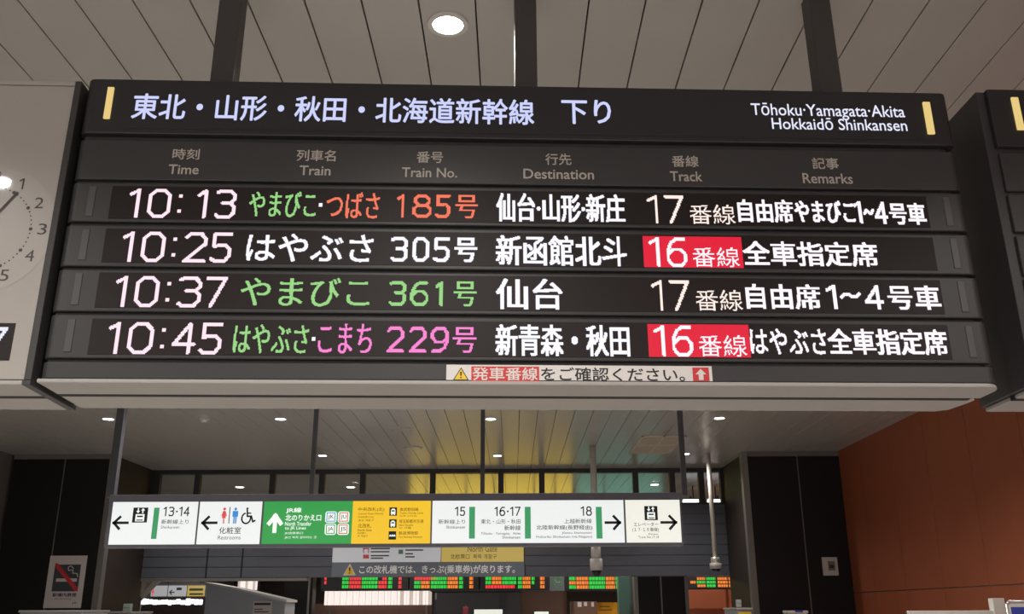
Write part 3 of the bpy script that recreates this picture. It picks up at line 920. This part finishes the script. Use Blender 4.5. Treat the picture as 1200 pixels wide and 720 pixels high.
# elevator
p = panels[5]
lift_icon(sr(755.2, 770.6, 593.4, 610), p)
m = MB(); arrow(m, sr(775.4, 792.2, 605.4, 619.8), W1, .035, False)
m.text('エレベーター', sr(742.6, 771.4, 612.6, 617), W1, .006).text('(１７·１８番線)', sr(741, 772, 618.6, 623.8), W1, .004)
m.build('black_lettering', 'ink', p)
MB().text('Elevator', sr(760, 772, 625, 627.4), W1).text('Track No.17·18', sr(748, 772, 628.4, 631.2), W1).build('grey_lettering', 'grey_ink', p)
for px, wd in ((138, 9), (370.5, 5), (566, 5), (797, 6)):
    u = SF.rect(px - .1, px, 480, 500, -0.1)[0] if px != 138 else SF.rect(137, 138, 520, 540, -0.1)[0]
    hw = wd / F_PX * SY / 2
    MB().box(u - hw, u + hw, H_ - 0.02, CEIL_Z - zc - 0.002, -0.1 - hw, -0.1 + hw, 0.003).build('hanger_rod', 'rod', sign)

# ------------------------------------------------------------------ gate sign on the fascia
GY = WALL_Y - 0.12
GF = Frame(Matrix.Translation((on_y(502, 676, GY).x, GY, on_y(502, 676, GY).z)))
gs = empty('ticket_gate_sign', GF.m, 'grey gate sign with warning triangle fixed to fascia below the hanging sign', 'sign')
gr = lambda *r: GF.rect(*r)
R = gr(388.5, 614.5, 659.4, 676.2)
MB().box(R[0], R[1], 0.0, R[3], -0.1, 0, 0.004).build('notice_panel', mat('notice_grey', (0.16, 0.185, 0.23), 0.5), gs)
Ra, Rb = gr(390, 516.4, 628, 659), gr(517.4, 613.6, 628, 658.6)
a1 = MB().box(Ra[0], Ra[1], R[3] + .01, Ra[3], -0.1, 0, 0.004).build('line_panel', 'gate_white', gs)
b1 = MB().box(Rb[0], Rb[1], R[3] + .01, Rb[3], -0.1, 0, 0.004).build('gate_panel', 'gate_yellow', gs)
m = MB().text('この改札機では、きっぷ(乗車券)が戻ります。', gr(421, 603.5, 662.6, 674), .003, .02)
m.build('white_lettering', mat('notice_white', (0.9, 0.9, 0.92), 0.5), gs)
Rt = gr(402.4, 417.2, 661, 674.6)
MB().shape([(0, 0), (1, 0), (.5, 1)], Rt, .002).build('triangle_border', 'sticker', gs)
MB().shape([(.1, .07), (.9, .07), (.5, .88)], Rt, .004).build('warning_triangle', 'yellow_print', gs)
MB().shape([(.45, .34), (.55, .34), (.57, .68), (.43, .68)], Rt, .006).shape([(.44, .14), (.56, .14), (.56, .26), (.44, .26)], Rt, .006).build('exclamation_mark', 'ink', gs)
MB().text('North Gate', gr(548, 582.5, 640, 647), .003).text('北检票口  북쪽 개찰구', gr(528, 582, 649.6, 655.4), .003, .004).build('brown_lettering', mat('gate_ink', (0.10, 0.07, 0.03), 0.5), b1)
MB().quad(*gr(425.5, 432.5, 650.4, 655), .003).quad(*gr(425.5, 432.5, 642.6, 644), .003).quad(*gr(425.5, 426.6, 643, 648.6), .003).quad(*gr(431.4, 432.5, 643, 648.6), .003).build('red_marks', mat('mark_red', lin((210, 90, 90)), 0.5), a1)
MB().quad(*gr(467, 472.4, 644.6, 649.6), .003).build('green_mark', 'teal', a1)
m = MB()
for x0, x1, y in ((434.5, 457, 643.4), (434.5, 456.5, 647), (434.5, 456, 651.6), (434.5, 449, 654.6), (475, 496, 645), (475, 484, 649.4), (475, 486, 653)):
    m.quad(*gr(x0, x1, y - .8, y + .8), .003)
m.build('small_print', 'grey_ink', a1)

# ------------------------------------------------------------------ ceiling fittings
def downlight(x, y, label, r=0.095, watts=DOWNLIGHT_W):
    o = empty('downlight', (x, y, CEIL_Z), label, 'ceiling light', 'recessed ceiling downlights')
    MB().ring((0, 0, 0), r, r + 0.03, -0.012, 0.0).build('trim_ring', 'white_paint', o)
    MB().cyl((0, 0, -0.008), (0, 0, -0.001), r, n=28).build('diffuser', 'down', o)
    spot('downlight_lamp', (0, 0, -0.03), watts, o)
    return o
DL = [(525, 28, 'bright round ceiling downlight above the departure board'),
      (127, 491, 'leftmost ceiling downlight, just below the left end of the board'),
      (329, 491, 'ceiling downlight left of the second hanger rod, just below the board'),
      (575, 491, 'ceiling downlight beside the third hanger rod, just below the board'),
      (843, 490, 'ceiling downlight near the black right pillar, just below the board'),
      (378, 534, 'ceiling downlight close to the window strip, beside the second hanger rod'),
      (583, 534, 'ceiling downlight close to the yellow lit windows, beside the third hanger rod'),
      (803, 532, 'ceiling downlight close to the window strip, beside the rightmost hanger rod')]
for x, y, l in DL:
    p = on_z(x, y, CEIL_Z)
    downlight(p.x, p.y, l)
for x, y, l in ((281, 571, 'downlight seen through the upper windows, above the restroom panel'), (411, 571, 'downlight seen through the upper windows, above the green panel'),
                (767, 568, 'downlight seen through the upper windows, above the elevator panel')):
    p = on_z(x, y, CEIL_Z)
    downlight(p.x, p.y, l, 0.12)
# the same rows of lamps run on over the hall where the board hides them
for y in (-2.5, 1.73, 9.1, 13.2):
    for x in (-7.6, -4.2, -0.4, 3.9):
        if (x, y) != (-4.2, 1.73):
            spot('unseen_hall_lamp', (x, y, CEIL_Z - 0.03), HALL_LAMP_W)
downlight(-3.89, 1.73, 'downlight mirrored as a bright spot in the clock dial at far left', 0.06, HALL_LAMP_W)
for y in (28.5, 35.0):
    for x in (-8.5, -3.0, 2.0, 6.0):
        spot('unseen_hall_lamp', (x, y, CEIL_Z - 0.03), BEYOND_FILL_W)  # unseen spots added to brighten the hall beyond the windows
for y in (17.4, 21.7):
    spot('unseen_hall_lamp', (-7.6 if y > 20 else -4.3, y, CEIL_Z - 0.03), DOWNLIGHT_W)
# fluorescent fittings beyond the windows, right of the direction sign
for x0, x1, l in ((801, 826, 'left one of two white tube lamps seen through windows right of the direction sign'), (830, 850, 'right one of two white tube lamps seen through windows, behind the bright pole')):
    Y = 27.5
    q = on_y((x0 + x1) / 2, 592, Y)
    fq = Frame(Matrix.Translation(q))
    o = empty('tube_lamp', q, l, 'ceiling light', 'tube lamps beyond the windows')
    R = fq.rect(x0, x1, 585.6, 592)
    MB().box(R[0], R[1], 0, R[3], -.16, 0, .02).build('diffuser', 'strip_light', o)
    MB().box(R[0], R[1], R[3], R[3] + .03, -.18, .02, .004).build('fitting', 'white_paint', o)
    MB().cyl((0, .08, R[3] + .03), (0, .08, CEIL_Z - q.z - .002), .02).build('stem', 'rod', o)
for px, py, l in ((470, 503, 'larger round white ceiling disc left of the yellow lit windows'), (484, 525, 'smaller round white ceiling disc nearer the window strip')):
    p = on_z(px, py, CEIL_Z)
    o = empty('ceiling_speaker', (p.x, p.y, CEIL_Z), l, 'ceiling fitting')
    MB().cyl((0, 0, -0.018), (0, 0, -0.001), 0.17, 0.20, 28).build('cover', 'ceiling', o)
    MB().ring((0, 0, 0), 0.20, 0.215, -0.012, 0.0).build('rim', 'white_paint', o)
p = on_z(239, 491, CEIL_Z)
o = empty('smoke_detector', (p.x, p.y, CEIL_Z), 'small white smoke detector on ceiling above the restroom panel', 'smoke detector')
MB().cyl((0, 0, -0.03), (0, 0, -0.001), 0.10, 0.10, 20).build('base', 'white_paint', o)
MB().cyl((0, 0, -0.07), (0, 0, -0.03), 0.055, 0.075, 20).build('sensor_head', 'white_paint', o)
# air grille
c0, c1, c2 = on_z(738, 531.5, CEIL_Z), on_z(805, 511, CEIL_Z), on_z(797, 530, CEIL_Z)
gx0, gx1, gy0, gy1 = c0.x - .02, c1.x, c1.y, c0.y
o = empty('air_grille', ((gx0 + gx1) / 2, (gy0 + gy1) / 2, CEIL_Z), 'beige rectangular air grille in the ceiling right of the yellow lit windows', 'air vent')
a, b = (gx1 - gx0) / 2, (gy1 - gy0) / 2
m = MB()
m.box(-a, a, -.015, -.001, -b, -b + .06).box(-a, a, -.015, -.001, b - .06, b).box(-a, -a + .05, -.015, -.001, -b, b).box(a - .05, a, -.015, -.001, -b, b).box(-a, a, -.015, -.001, -.03, .03).box(-.02, .02, -.015, -.001, -b, b)
m.build('grille_frame', 'grille', o)
MB().box(-a + .05, a - .05, -.004, -.0005, -b + .06, b - .06).build('backing', 'grille_dark', o)
m = MB()
for k in range(1, 22):
    y = -b + k * 2 * b / 22
    m.box(-a + .05, a - .05, -.012, -.004, y - .02, y + .02)
m.build('slats', 'grille', o)

# ------------------------------------------------------------------ hanging poles with cameras
def pole_camera(px_top, py_top, px_bot, py_bot, hw_px, hh_px, label, light, mk):
    Y = on_z(px_top, py_top, CEIL_Z).y
    b = on_y(px_bot, py_bot, Y)
    o = empty('hanging_camera', (b.x, Y, b.z), label, 'security camera')
    s = Y / F_PX * 1.02
    r = hw_px * s
    h = hh_px * s
    MB().cyl((0, 0, h * .9), (0, 0, CEIL_Z - b.z - .002), light * s).build('pole', mk, o, True)
    MB().cyl((0, 0, h * .45), (0, 0, h * .95), r * .8, r * .75, 20).build('upper_housing', mk, o, True)
    MB().cyl((0, 0, 0), (0, 0, h * .45), r, r, 20).build('housing', 'white_paint', o, True)
    MB().cyl((0, 0, -h * .22), (0, 0, 0), r * .45, r * .8, 20).build('dome', 'dark_tint', o, True)
pole_camera(708, 523, 699, 669, 7, 28, 'white domed camera on pale ceiling pole behind the direction sign', 3.6, 'white_paint')
pole_camera(826, 532, 839, 667, 6.5, 13, 'white domed camera on bright thin ceiling pole near the right pillar', 2.6, 'pole_metal')

# ------------------------------------------------------------------ notices on the pillars
NF = Frame(Matrix.Translation((px_at(74), PIL_Y - 0.012, on_y(74, 713, PIL_Y).z)))
ns = empty('no_smoking_notice', NF.m, 'white no smoking notice with red slash on the left black pillar', 'notice')
R = NF.rect(54.8, 98.6, 651.6, 712)
MB().box(R[0], R[1], 0, R[3], -0.01, 0, .002).build('sheet', 'poster', ns)
R = NF.rect(62.5, 93, 662, 693.5)
MB().quad(*R, .002).build('picture_field', 'poster_dark', ns)
m = MB().shape([(.12, .36), (.92, .36), (.92, .48), (.12, .48)], R, .004)
m.stroke([(.93, .55), (.9, .66), (.72, .68), (.72, .8), (.55, .78), (.52, .9), (.62, .95), (.72, .86)], R, .004, .02)
m.build('cigarette', 'poster', ns)
MB().shape([(0, .94), (0, 1.05), (.1, 1.05), (1, .12), (1, 0), (.9, 0)], R, .006).build('red_slash', 'red_print', ns)
m = MB().text('駅構内禁煙', NF.rect(61.5, 89.5, 695.4, 699.8), .002, .02).text('No Smoking', NF.rect(64, 83, 701, 703.6), .002)
m.text('JR', NF.rect(84, 91, 706, 708.6), .002).build('lettering', 'ink', ns)

IF = Frame(Matrix.Translation((px_at(972), PIL_Y - 0.004, on_y(972, 675, PIL_Y).z)))
it = empty('intercom', IF.m, 'small white framed intercom box on the right black pillar', 'intercom')
R = IF.rect(963.5, 981, 653.5, 674)
MB().box(R[0], R[1], 0, R[3], -0.002, .06, .006).build('housing', 'white_paint', it)
R2 = IF.rect(969.4, 977.6, 658.2, 669)
MB().box(R2[0], R2[1], R2[2], R2[3], .055, .064, .002).build('screen', 'grille_dark', it)
MB().box(R2[0] + .03, R2[1] - .03, R2[2] + .05, R2[3] - .08, .062, .068, .001).build('speaker_panel', 'booth', it)

# ------------------------------------------------------------------ hall beyond the gates
HY = 30.0
def far(Y): return Frame(Matrix.Translation((0, Y, 0)))
def far_thing(name, Y, x0, x1, yt, yb, label, cat, group=None):
    """an Empty at the thing's base, with a frame whose (u, v) start there"""
    p = on_y((x0 + x1) / 2, yb, Y)
    fr = Frame(Matrix.Translation((p.x, Y, p.z)))
    o = empty(name, fr.m, label, cat, group)
    R = fr.rect(x0, x1, yt, yb)
    return o, fr, R
# lit gate signs facing the windows from the hall side
for (x0, x1, mk, nm, lab) in ((480, 672, 'hall_yellow', 'hall_sign', 'large yellow lit sign beyond the upper windows'), (674, 776, 'hall_green', 'hall_sign', 'large green lit sign beyond the upper windows')):
    Y = 33.0
    a, b = on_y(x0, 560, Y).x, on_y(x1, 560, Y).x
    o = empty(nm, ((a + b) / 2, Y, 3.3), lab, 'sign')
    h = (b - a) / 2
    MB().box(-h, h, 0, 1.45, -.2, -.02, .01).build('sign_case', 'booth', o)
    MB().box(-h + .04, h - .04, 0.05, 1.4, -.02, 0).build('lit_face', mk, o)
    for s in (-.8, .8):
        MB().cyl((s * h, .1, 1.44), (s * h, .1, CEIL_Z - 3.3 - .002), .03).build('hanger_rod', 'rod', o)
# led boards over the hall
def far_board(x0, x1, yt, yb, cols, label):
    o, fr, R = far_thing('hall_departure_board', HY, x0, x1, yt, yb, label, 'departure board', 'led boards over the hall beyond the gates')
    MB().box(R[0], R[1], 0, R[3], -.3, -.01, .006).build('casing', 'booth', o)
    MB().box(R[0] + .02, R[1] - .02, .03, R[3] - .02, -.01, 0).build('screen', 'dark', o)
    rng = random.Random(x0)
    by = {}
    for a, b, c, nrows, mask in cols:
        m = by.setdefault(c, MB())
        ru = fr.rect(a, b, yt + 1, yb - 2)
        vh = (ru[3] - ru[2]) / nrows
        for i in range(nrows):
            if not mask >> (nrows - 1 - i) & 1:
                continue
            u = ru[0]
            while u < ru[1] - .02:
                w = min(rng.uniform(.05, .11), ru[1] - u)
                m.quad(u, u + w - .012, ru[2] + i * vh + .015, ru[2] + (i + 1) * vh - .012, .003)
                if w > .06 and rng.random() < .6:
                    pass
                u += w
    for c, m in by.items():
        m.build({'far_green': 'green_lettering', 'far_orange': 'orange_lettering', 'far_red': 'red_lettering'}[c], c, o)
    r = MB().cyl(((R[0] * .8 + R[1] * .2), .15, R[3] - .01), ((R[0] * .8 + R[1] * .2), .15, CEIL_Z - o.location.z - .002), .03)
    r.cyl(((R[0] * .2 + R[1] * .8), .15, R[3] - .01), ((R[0] * .2 + R[1] * .8), .15, CEIL_Z - o.location.z - .002), .03)
    r.build('hanger_rods', 'rod', o)
far_board(376, 478, 675, 692.5, [(380, 383, 'far_red', 3, 3), (401, 409, 'far_green', 3, 7), (409.5, 423.5, 'far_red', 3, 7), (424, 443, 'far_green', 3, 7), (443.5, 454, 'far_red', 3, 6), (448, 454, 'far_red', 3, 1), (455, 460, 'far_green', 3, 7), (467, 471, 'far_red', 3, 7)],
          'leftmost black led board in the hall beyond, red and green letters')
far_board(480, 561, 675, 692.5, [(485.5, 493, 'far_green', 3, 6), (493.5, 504, 'far_orange', 3, 6), (485.5, 511, 'far_red', 3, 1), (505, 524, 'far_green', 3, 7), (524.5, 537, 'far_orange', 3, 7), (538, 543, 'far_green', 3, 7), (550, 555, 'far_orange', 3, 7)],
          'second black led board in the hall beyond, orange letters and short red line')
far_board(563, 643.5, 675, 692.5, [(569, 603.5, 'far_red', 3, 4), (569, 576, 'far_green', 3, 3), (576.5, 588, 'far_orange', 3, 3), (588.5, 606, 'far_green', 3, 3), (607, 612, 'far_green', 3, 7), (612.5, 622, 'far_orange', 3, 7), (623, 627, 'far_green', 3, 3), (633, 638.5, 'far_orange', 3, 7)],
          'third black led board in the hall beyond, with a red top line')
far_board(662, 724.5, 675, 693, [(667, 675, 'far_green', 3, 5), (667, 675, 'far_orange', 3, 2), (675.5, 690, 'far_orange', 3, 7), (690.5, 709.5, 'far_green', 3, 7), (710, 721, 'far_orange', 3, 7), (721.5, 724, 'far_green', 3, 7)],
          'black led board right of the green roundel, orange and green letters')
far_board(806, 860, 675.5, 691, [(809, 816, 'far_orange', 3, 2), (817, 827, 'far_orange', 3, 5), (816.5, 827, 'far_green', 3, 2), (828, 839, 'far_green', 3, 7), (841, 853, 'far_orange', 3, 7), (854, 858.5, 'far_orange', 3, 7)],
          'small black led board beside the right pillar above a rust panel')
o, fr, R = far_thing('roundel_panel', HY, 644, 661.5, 675, 693, 'grey panel with green roundel between the led boards', 'sign')
MB().box(R[0], R[1], 0, R[3], -.2, 0, .005).build('panel', 'sign_frame', o)
Rr = fr.rect(647, 658.5, 677, 689)
m = MB()
cx_, cz_ = (Rr[0] + Rr[1]) / 2, (Rr[2] + Rr[3]) / 2
m.stroke([(.5 + .5 * math.cos(t * PI / 10), .5 + .5 * math.sin(t * PI / 10)) for t in range(20)], Rr, .003, .025, True)
m.stroke([(.3, .75), (.5, .45), (.8, .55)], Rr, .003, .025)
m.build('roundel', mat('roundel_green', lin((90, 190, 60)), 0.5), o)
MB().cyl((0, .1, R[3] - .01), (0, .1, CEIL_Z - o.location.z - .002), .03).build('hanger_rod', 'rod', o)
# walls of the hall below the boards
W2Y = 32.0
def slab_thing(name, Y, x0, x1, yt, yb, mk, label, cat, thick=.15, to_floor=False):
    o, fr, R = far_thing(name, Y, x0, x1, yt, yb, label, cat)
    z0 = -o.location.z if to_floor else 0
    MB().box(R[0], R[1], z0, R[3], -thick, 0, .008).build('body', mk, o)
    return o, fr, R
tag(MB().box(on_y(333, 700, 34).x, on_y(560, 700, 34).x, 0, on_y(400, 708, 34).z, -.2, 0).build('wall_1', 'brown', loc=(0, 34, 0)), kind='structure')
# lit blinds
o, fr, R = far_thing('window_blind', 33.6, 380, 506, 693, 709.5, 'bright white pleated blind below the leftmost led boards', 'blind')
MB().box(R[0] - .05, R[1] + .05, R[3], R[3] + .06, -.1, .06).build('head_rail', 'trim', o)
n = 34
for k in range(n):
    a, b = R[0] + (R[1] - R[0]) * k / n, R[0] + (R[1] - R[0]) * (k + 1) / n
    c = 'blind' if k < 24 or k % 3 else 'blind_dim'
    MB().box(a + .006, b - .006, 0, R[3], -.04 - .02 * (k % 2), .0 - .02 * (k % 2), .004).build('slat', c, o)
for s in (-.45, .45):
    MB().box(s * (R[1] - R[0]) - .03, s * (R[1] - R[0]) + .03, -o.location.z, 0.0, -.1, -.04).build('support', 'trim', o)
o, fr, R = slab_thing('ticket_booth', 31.5, 506, 610, 693.5, 712.5, 'booth', 'dark glazed booth under the middle led boards', 'booth', .9, True)
MB().box(R[0] + .1, R[0] + .16, R[3] * .5, R[3] - .04, 0, .02).build('mullion', 'trim', o)
MB().box(R[0] - .05, R[1] + .05, R[3], R[3] + .05, -.95, .05, .005).build('canopy', 'booth', o)
o, fr, R = slab_thing('brown_partition', 33, 610, 664, 693, 708, 'brown', 'brown partition below the green roundel', 'partition', .15, True)
MB().box(R[0] - .02, R[1] + .02, R[3], R[3] + .05, -.17, .02).build('cap_rail', 'trim', o)
o, fr, R = far_thing('lit_poster', 31.0, 554.5, 590, 713.5, 719, 'pale lit poster panel under the dark booth', 'poster')
MB().box(R[0], R[1], 0, R[3], -.05, 0, .004).build('frame', 'booth', o)
MB().box(R[0] + .03, R[1] - .03, .03 - .5, R[3] - .03, -.0, .006).build('face', 'sign_warm', o)
MB().box(-.05, .05, -o.location.z, 0, -.05, -.01).build('stand', 'trim', o)
o, fr, R = far_thing('lit_poster', 31.0, 625, 644, 716, 719.6, 'small pale lit poster under the brown partition', 'poster')
MB().box(R[0], R[1], -.4, R[3], -.05, 0, .004).build('frame', 'booth', o)
MB().box(R[0] + .03, R[1] - .03, -.37, R[3] - .03, 0, .006).build('face', 'sign_warm', o)
MB().box(-.05, .05, -o.location.z, -.4, -.05, -.01).build('stand', 'trim', o)
o, fr, R = far_thing('pink_banner', 31.0, 542.6, 548.6, 711.5, 719.8, 'small pink upright banner left of the lit poster', 'banner')
MB().box(R[0], R[1], -.3, R[3], -.02, 0, .004).build('cloth', 'pink', o)
MB().cyl((0, .04, -o.location.z), (0, .04, R[3] + .05), .015).build('pole', 'trim', o)
o, fr, R = far_thing('yellow_poster', 30.6, 700, 723.5, 706.4, 720, 'yellow poster at the foot of the green-grey column', 'poster')
MB().box(R[0], R[1], -.3, R[3], -.05, 0, .004).build('board', mat('poster_yellow', lin((230, 160, 20)), 0.5), o)
MB().quad(R[0] + .08, R[0] + .4, R[3] - .14, R[3] - .11, .002).quad(R[0] + .08, R[0] + .45, R[3] - .24, R[3] - .21, .002).build('print', 'brown_ink', o)
MB().box(-.05, .05, -o.location.z, -.3, -.05, -.01).build('stand', 'trim', o)
o, fr, R = slab_thing('poster_wall', 31.2, 668, 700, 705.4, 720, 'brown', 'brown board with small notices left of the yellow poster', 'notice board', .1, True)
m = MB()
for a, b, t, d in ((676.8, 681.5, 706, 711.6), (684.4, 688, 706, 710.6), (693, 696, 706, 711.4)):
    m.quad(*fr.rect(a, b, t, d), .004)
m.build('notices', 'poster', o)
o, fr, R = slab_thing('column', 28.2, 725, 738.5, 676, 722, 'teal', 'green-grey column left of the black doors beyond the opening', 'column', .4, True)
MB().box(R[1], R[1] + .28, -o.location.z, R[3], -.4, -.05).build('side_trim', 'trim', o)
o, fr, R = slab_thing('panelled_column', 27.5, 748, 803, 676, 722, 'black_panel', 'black panelled column beyond the opening near the right pillar', 'column', .5, True)
s_ = fr.rect(774.5, 776, 690, 710)
MB().box(s_[0], s_[1], -o.location.z, R[3], -.01, .006).build('seam_strip', 'trim', o)
MB().box(R[1], R[1] + .1, -o.location.z, R[3], -.4, .004).build('edge_trim', 'trim', o)
MB().box(R[0] - .1, R[0], -o.location.z, R[3], -.4, .004).build('edge_trim', 'trim', o)
o, fr, R = slab_thing('rust_panel', 31, 806.5, 860, 690, 722, 'orange', 'rust orange wall panel below the small led board', 'wall panel', .2, True)
MB().box(R[0] - .08, R[0], -o.location.z, R[3], -.2, .02).build('edge_trim', 'trim', o)
o, fr, R = slab_thing('panelled_column', 28.5, 333, 366, 676, 722, 'black_panel', 'brown-black column left of the leftmost led board beyond the opening', 'column', .5, True)
MB().box(R[1] - .14, R[1] - .08, -o.location.z, R[3], 0, .006).build('seam_strip', 'trim', o)
# left part of the opening
o, fr, R = far_thing('hanging_sign', 29, 176, 241, 685, 701, 'hanging sign with white and yellow panels seen above the bright lettering', 'sign')
MB().box(R[0], R[1], 0, R[3], -.15, -.01, .004).build('sign_case', 'sign_frame', o)
for a, b, mk in ((177, 196, 'gate_white'), (197, 218.5, 'gate_white'), (219.5, 240, 'gate_yellow')):
    r = fr.rect(a, b, 686, 700)
    MB().box(r[0], r[1], .04, R[3] - .04, -.01, 0).build('sign_panel', mk, o)
m = MB().quad(*fr.rect(174.5, 176.5, 691, 698), .0)
m = MB(); person(m, fr.rect(173.6 + 4, 177 + 4, 690, 698.6), .003, True); m.build('woman_symbol', 'sign_red', o)
m = MB(); arrow(m, fr.rect(199, 204, 692, 697), .003, .03, True)
m.quad(*fr.rect(207, 213, 689, 692), .003).quad(*fr.rect(222, 238, 690, 692.6), .003).quad(*fr.rect(222, 238, 695.6, 697.6), .003)
m.build('dark_marks', 'grey_ink', o)
for s in (.3, .9):
    MB().cyl((R[0] + s * (R[1] - R[0]), .07, R[3] - .01), (R[0] + s * (R[1] - R[0]), .07, CEIL_Z - o.location.z - .002), .025).build('hanger_rod', 'rod', o)
o, fr, R = far_thing('shop_sign', 28.6, 161, 240, 700.5, 711, 'dark fascia sign with bright white lettering low on the left', 'shop sign')
MB().box(R[0], R[1], -.5, R[3], -.3, 0, .006).build('fascia', 'brown_panel', o)
m = MB()
rng = random.Random(3)
u = R[0] + .04
while u < R[1] - .1:
    w = rng.uniform(.07, .15)
    h0, h1 = rng.uniform(.03, .07), R[3] - rng.uniform(.03, .09)
    m.box(u, u + w, h0, h1, 0, .03, .012)
    u += w + .012
m.build('bright_lettering', mat('dummy', (1, 1, 1)) if False else 'strip_light', o)
MB().box(R[0], R[1], -o.location.z, -.5, -.3, -.05).build('counter', 'brown_panel', o)
o, fr, R = far_thing('handrail', 27.6, 165, 187, 677, 702, 'sloping pale rail at the left end of the opening', 'rail')
MB().stroke([(0, 0), (1, 1)], R, 0, .14).stroke([(0, 0), (1, 1)], R, -.06, .14).build('rail', 'sticker', o)
MB().box(R[0] - .04, R[0] + .04, -o.location.z, 0.03, -.06, 0).build('post', 'trim', o)
o, fr, R = far_thing('kiosk', 26.2, 240, 333, 685, 722, 'grey kiosk with sloping roof edge and white notice at the left of opening', 'kiosk')
tl, tr, bl, br = fr.at(241, 685), fr.at(331, 705.5), fr.at(239, 722), fr.at(333, 722)
z_ = -o.location.z
mid = fr.at(274, 691)
MB().slab([(bl[0], z_), (br[0], z_), (br[0], tr[1]), (mid[0], mid[1]), (bl[0], tl[1])], -1.2, 0).build('body', 'kiosk', o)
roof = MB().slab([(bl[0] - .05, tl[1]), (mid[0], mid[1]), (br[0] + .05, tr[1] - .01), (br[0] + .05, tr[1] + .05), (mid[0], mid[1] + .05), (bl[0] - .05, tl[1] + .05)], -1.25, .06)
roof.build('roof_edge', 'gate_metal', o)
r = fr.rect(296.5, 318.5, 705, 722)
nt = MB().box(r[0], r[1], r[2] - .2, r[3], 0, .02).build('notice', 'poster', o)
MB().quad(*fr.rect(298, 317, 707, 709.6, .02), .022).quad(*fr.rect(298, 308, 714, 715, .02), .022).quad(*fr.rect(298, 315, 717, 718, .02), .022).build('notice_print', 'ink', nt)
o, fr, R = far_thing('window_blind', 33.0, 278.5, 302, 680.5, 692, 'small warm lit blind above the grey kiosk roof', 'blind')
for k in range(8):
    a, b = R[0] + (R[1] - R[0]) * k / 8, R[0] + (R[1] - R[0]) * (k + 1) / 8
    MB().box(a + .006, b - .006, 0, R[3], -.04, 0, .004).build('slat', 'blind_dim' if k % 3 == 0 else 'blind', o)
MB().box(R[0] - .05, R[1] + .05, R[3], R[3] + .07, -.1, .04).build('head_rail', 'trim', o)
MB().box(R[0] - .06, R[0], -o.location.z, R[3], -.1, .04).box(R[1], R[1] + .06, -o.location.z, R[3], -.1, .04).build('frame', 'booth', o)

# ------------------------------------------------------------------ low things in front
def gate_top(Y, x0, x1, yt, label, mk='gate_metal', flap=None):
    o, fr, R = far_thing('ticket_gate', Y, x0, x1, yt, yt + 8, label, 'ticket gate')
    z_ = -o.location.z
    MB().box(R[0], R[1], z_, R[3] - .04, -1.2, 0, .02).build('body', 'kiosk', o)
    MB().box(R[0] - .015, R[1] + .015, R[3] - .04, R[3], -1.25, .04, .012).build('top', mk, o)
    return o, fr, R
gate_top(19.0, 23, 97, 715.5, 'wide grey gate top below the no smoking notice')
o, fr, R = gate_top(21.5, 127, 154, 717, 'narrow ticket gate at the foot of the left pillar, green box on it')
o2, fr2, R2 = far_thing('small_display', 21.8, 144, 153, 708, 717, 'small pale green display standing on the narrow left gate', 'display')
MB().box(R2[0], R2[1], 0, R2[3], -.12, 0, .01).build('casing', mat('pale_green', (0.32, 0.40, 0.35), 0.5), o2)
MB().quad(R2[0] + .02, R2[1] - .02, R2[3] * .45, R2[3] * .5, .002).build('seam', 'booth', o2)
o, fr, R = gate_top(19.4, 864, 881, 712.5, 'yellowish ticket gate at the foot of the right pillar', 'gate_metal')
MB().box(R[0] + .02, R[1] - .02, -.5, R[3] - .08, 0, .012, .003).build('yellow_label', 'yellow_print', o)
o2, fr2, R2 = far_thing('small_display', 19.6, 863.5, 869, 703, 712, 'small pale display standing on the yellowish right gate', 'display')
MB().box(R2[0], R2[1], 0, R2[3], -.12, 0, .01).build('casing', mat('pale_grey', (0.45, 0.47, 0.46), 0.5), o2)
MB().quad(R2[0] + .02, R2[1] - .02, R2[3] * .45, R2[3] * .5, .002).build('seam', 'booth', o2)
o, fr, R = far_thing('ticket_machine_top', 19.5, 926, 947, 716, 726, 'blue and white box top in front of the right black pillar', 'machine')
MB().box(R[0], R[1], -o.location.z, R[3] - .05, -.5, 0, .02).build('body', 'white_paint', o)
MB().box(R[0] - .01, R[1] + .01, R[3] - .05, R[3], -.5, .01, .01).build('top', 'sticker', o)
MB().box(R[0] + .1, R[1] - .1, R[3] - .03, R[3] + .006, -.1, .014, .002).build('blue_label', 'blue_label', o)
# pale partition by the orange wall
PY = 12.0
o, fr, R = far_thing('partition', PY, 1066, 1181, 716, 728, 'low pale grey partition with upright post before the orange wall', 'partition')
z_ = -o.location.z
MB().box(R[0], R[1], z_, R[3], -.08, 0, .006).build('panel', 'white_paint', o)
r = fr.rect(1164, 1178, 701.5, 728)
MB().box(r[0], r[1], z_, r[3], -.1, .02, .006).build('post', 'white_paint', o)
o, fr, R = far_thing('notice_stand', 11.0, 1181, 1240, 705, 728, 'metal framed notice stand with blue sheet at bottom right corner', 'notice stand')
z_ = -o.location.z
fm = MB()
for a, b in (((R[0], 0, z_), (R[0], 0, R[3] - .03)), ((R[0], 0, R[3] - .03), (R[0] + .03, 0, R[3])), ((R[0] + .03, 0, R[3]), (R[1], 0, R[3])), ((R[1], 0, R[3]), (R[1], 0, z_))):
    fm.cyl(a, b, .012, n=12)
fm.build('frame', 'gate_metal', o, True)
r = fr.rect(1187, 1240, 711.8, 745)
MB().box(R[0] + .012, R[1] - .012, -.4, R[3] - .012, -.01, 0).build('backing', 'white_paint', o)
MB().box(r[0], r[1] - .03, -.35, r[3], 0, .004).build('blue_sheet', 'blue_label', o)
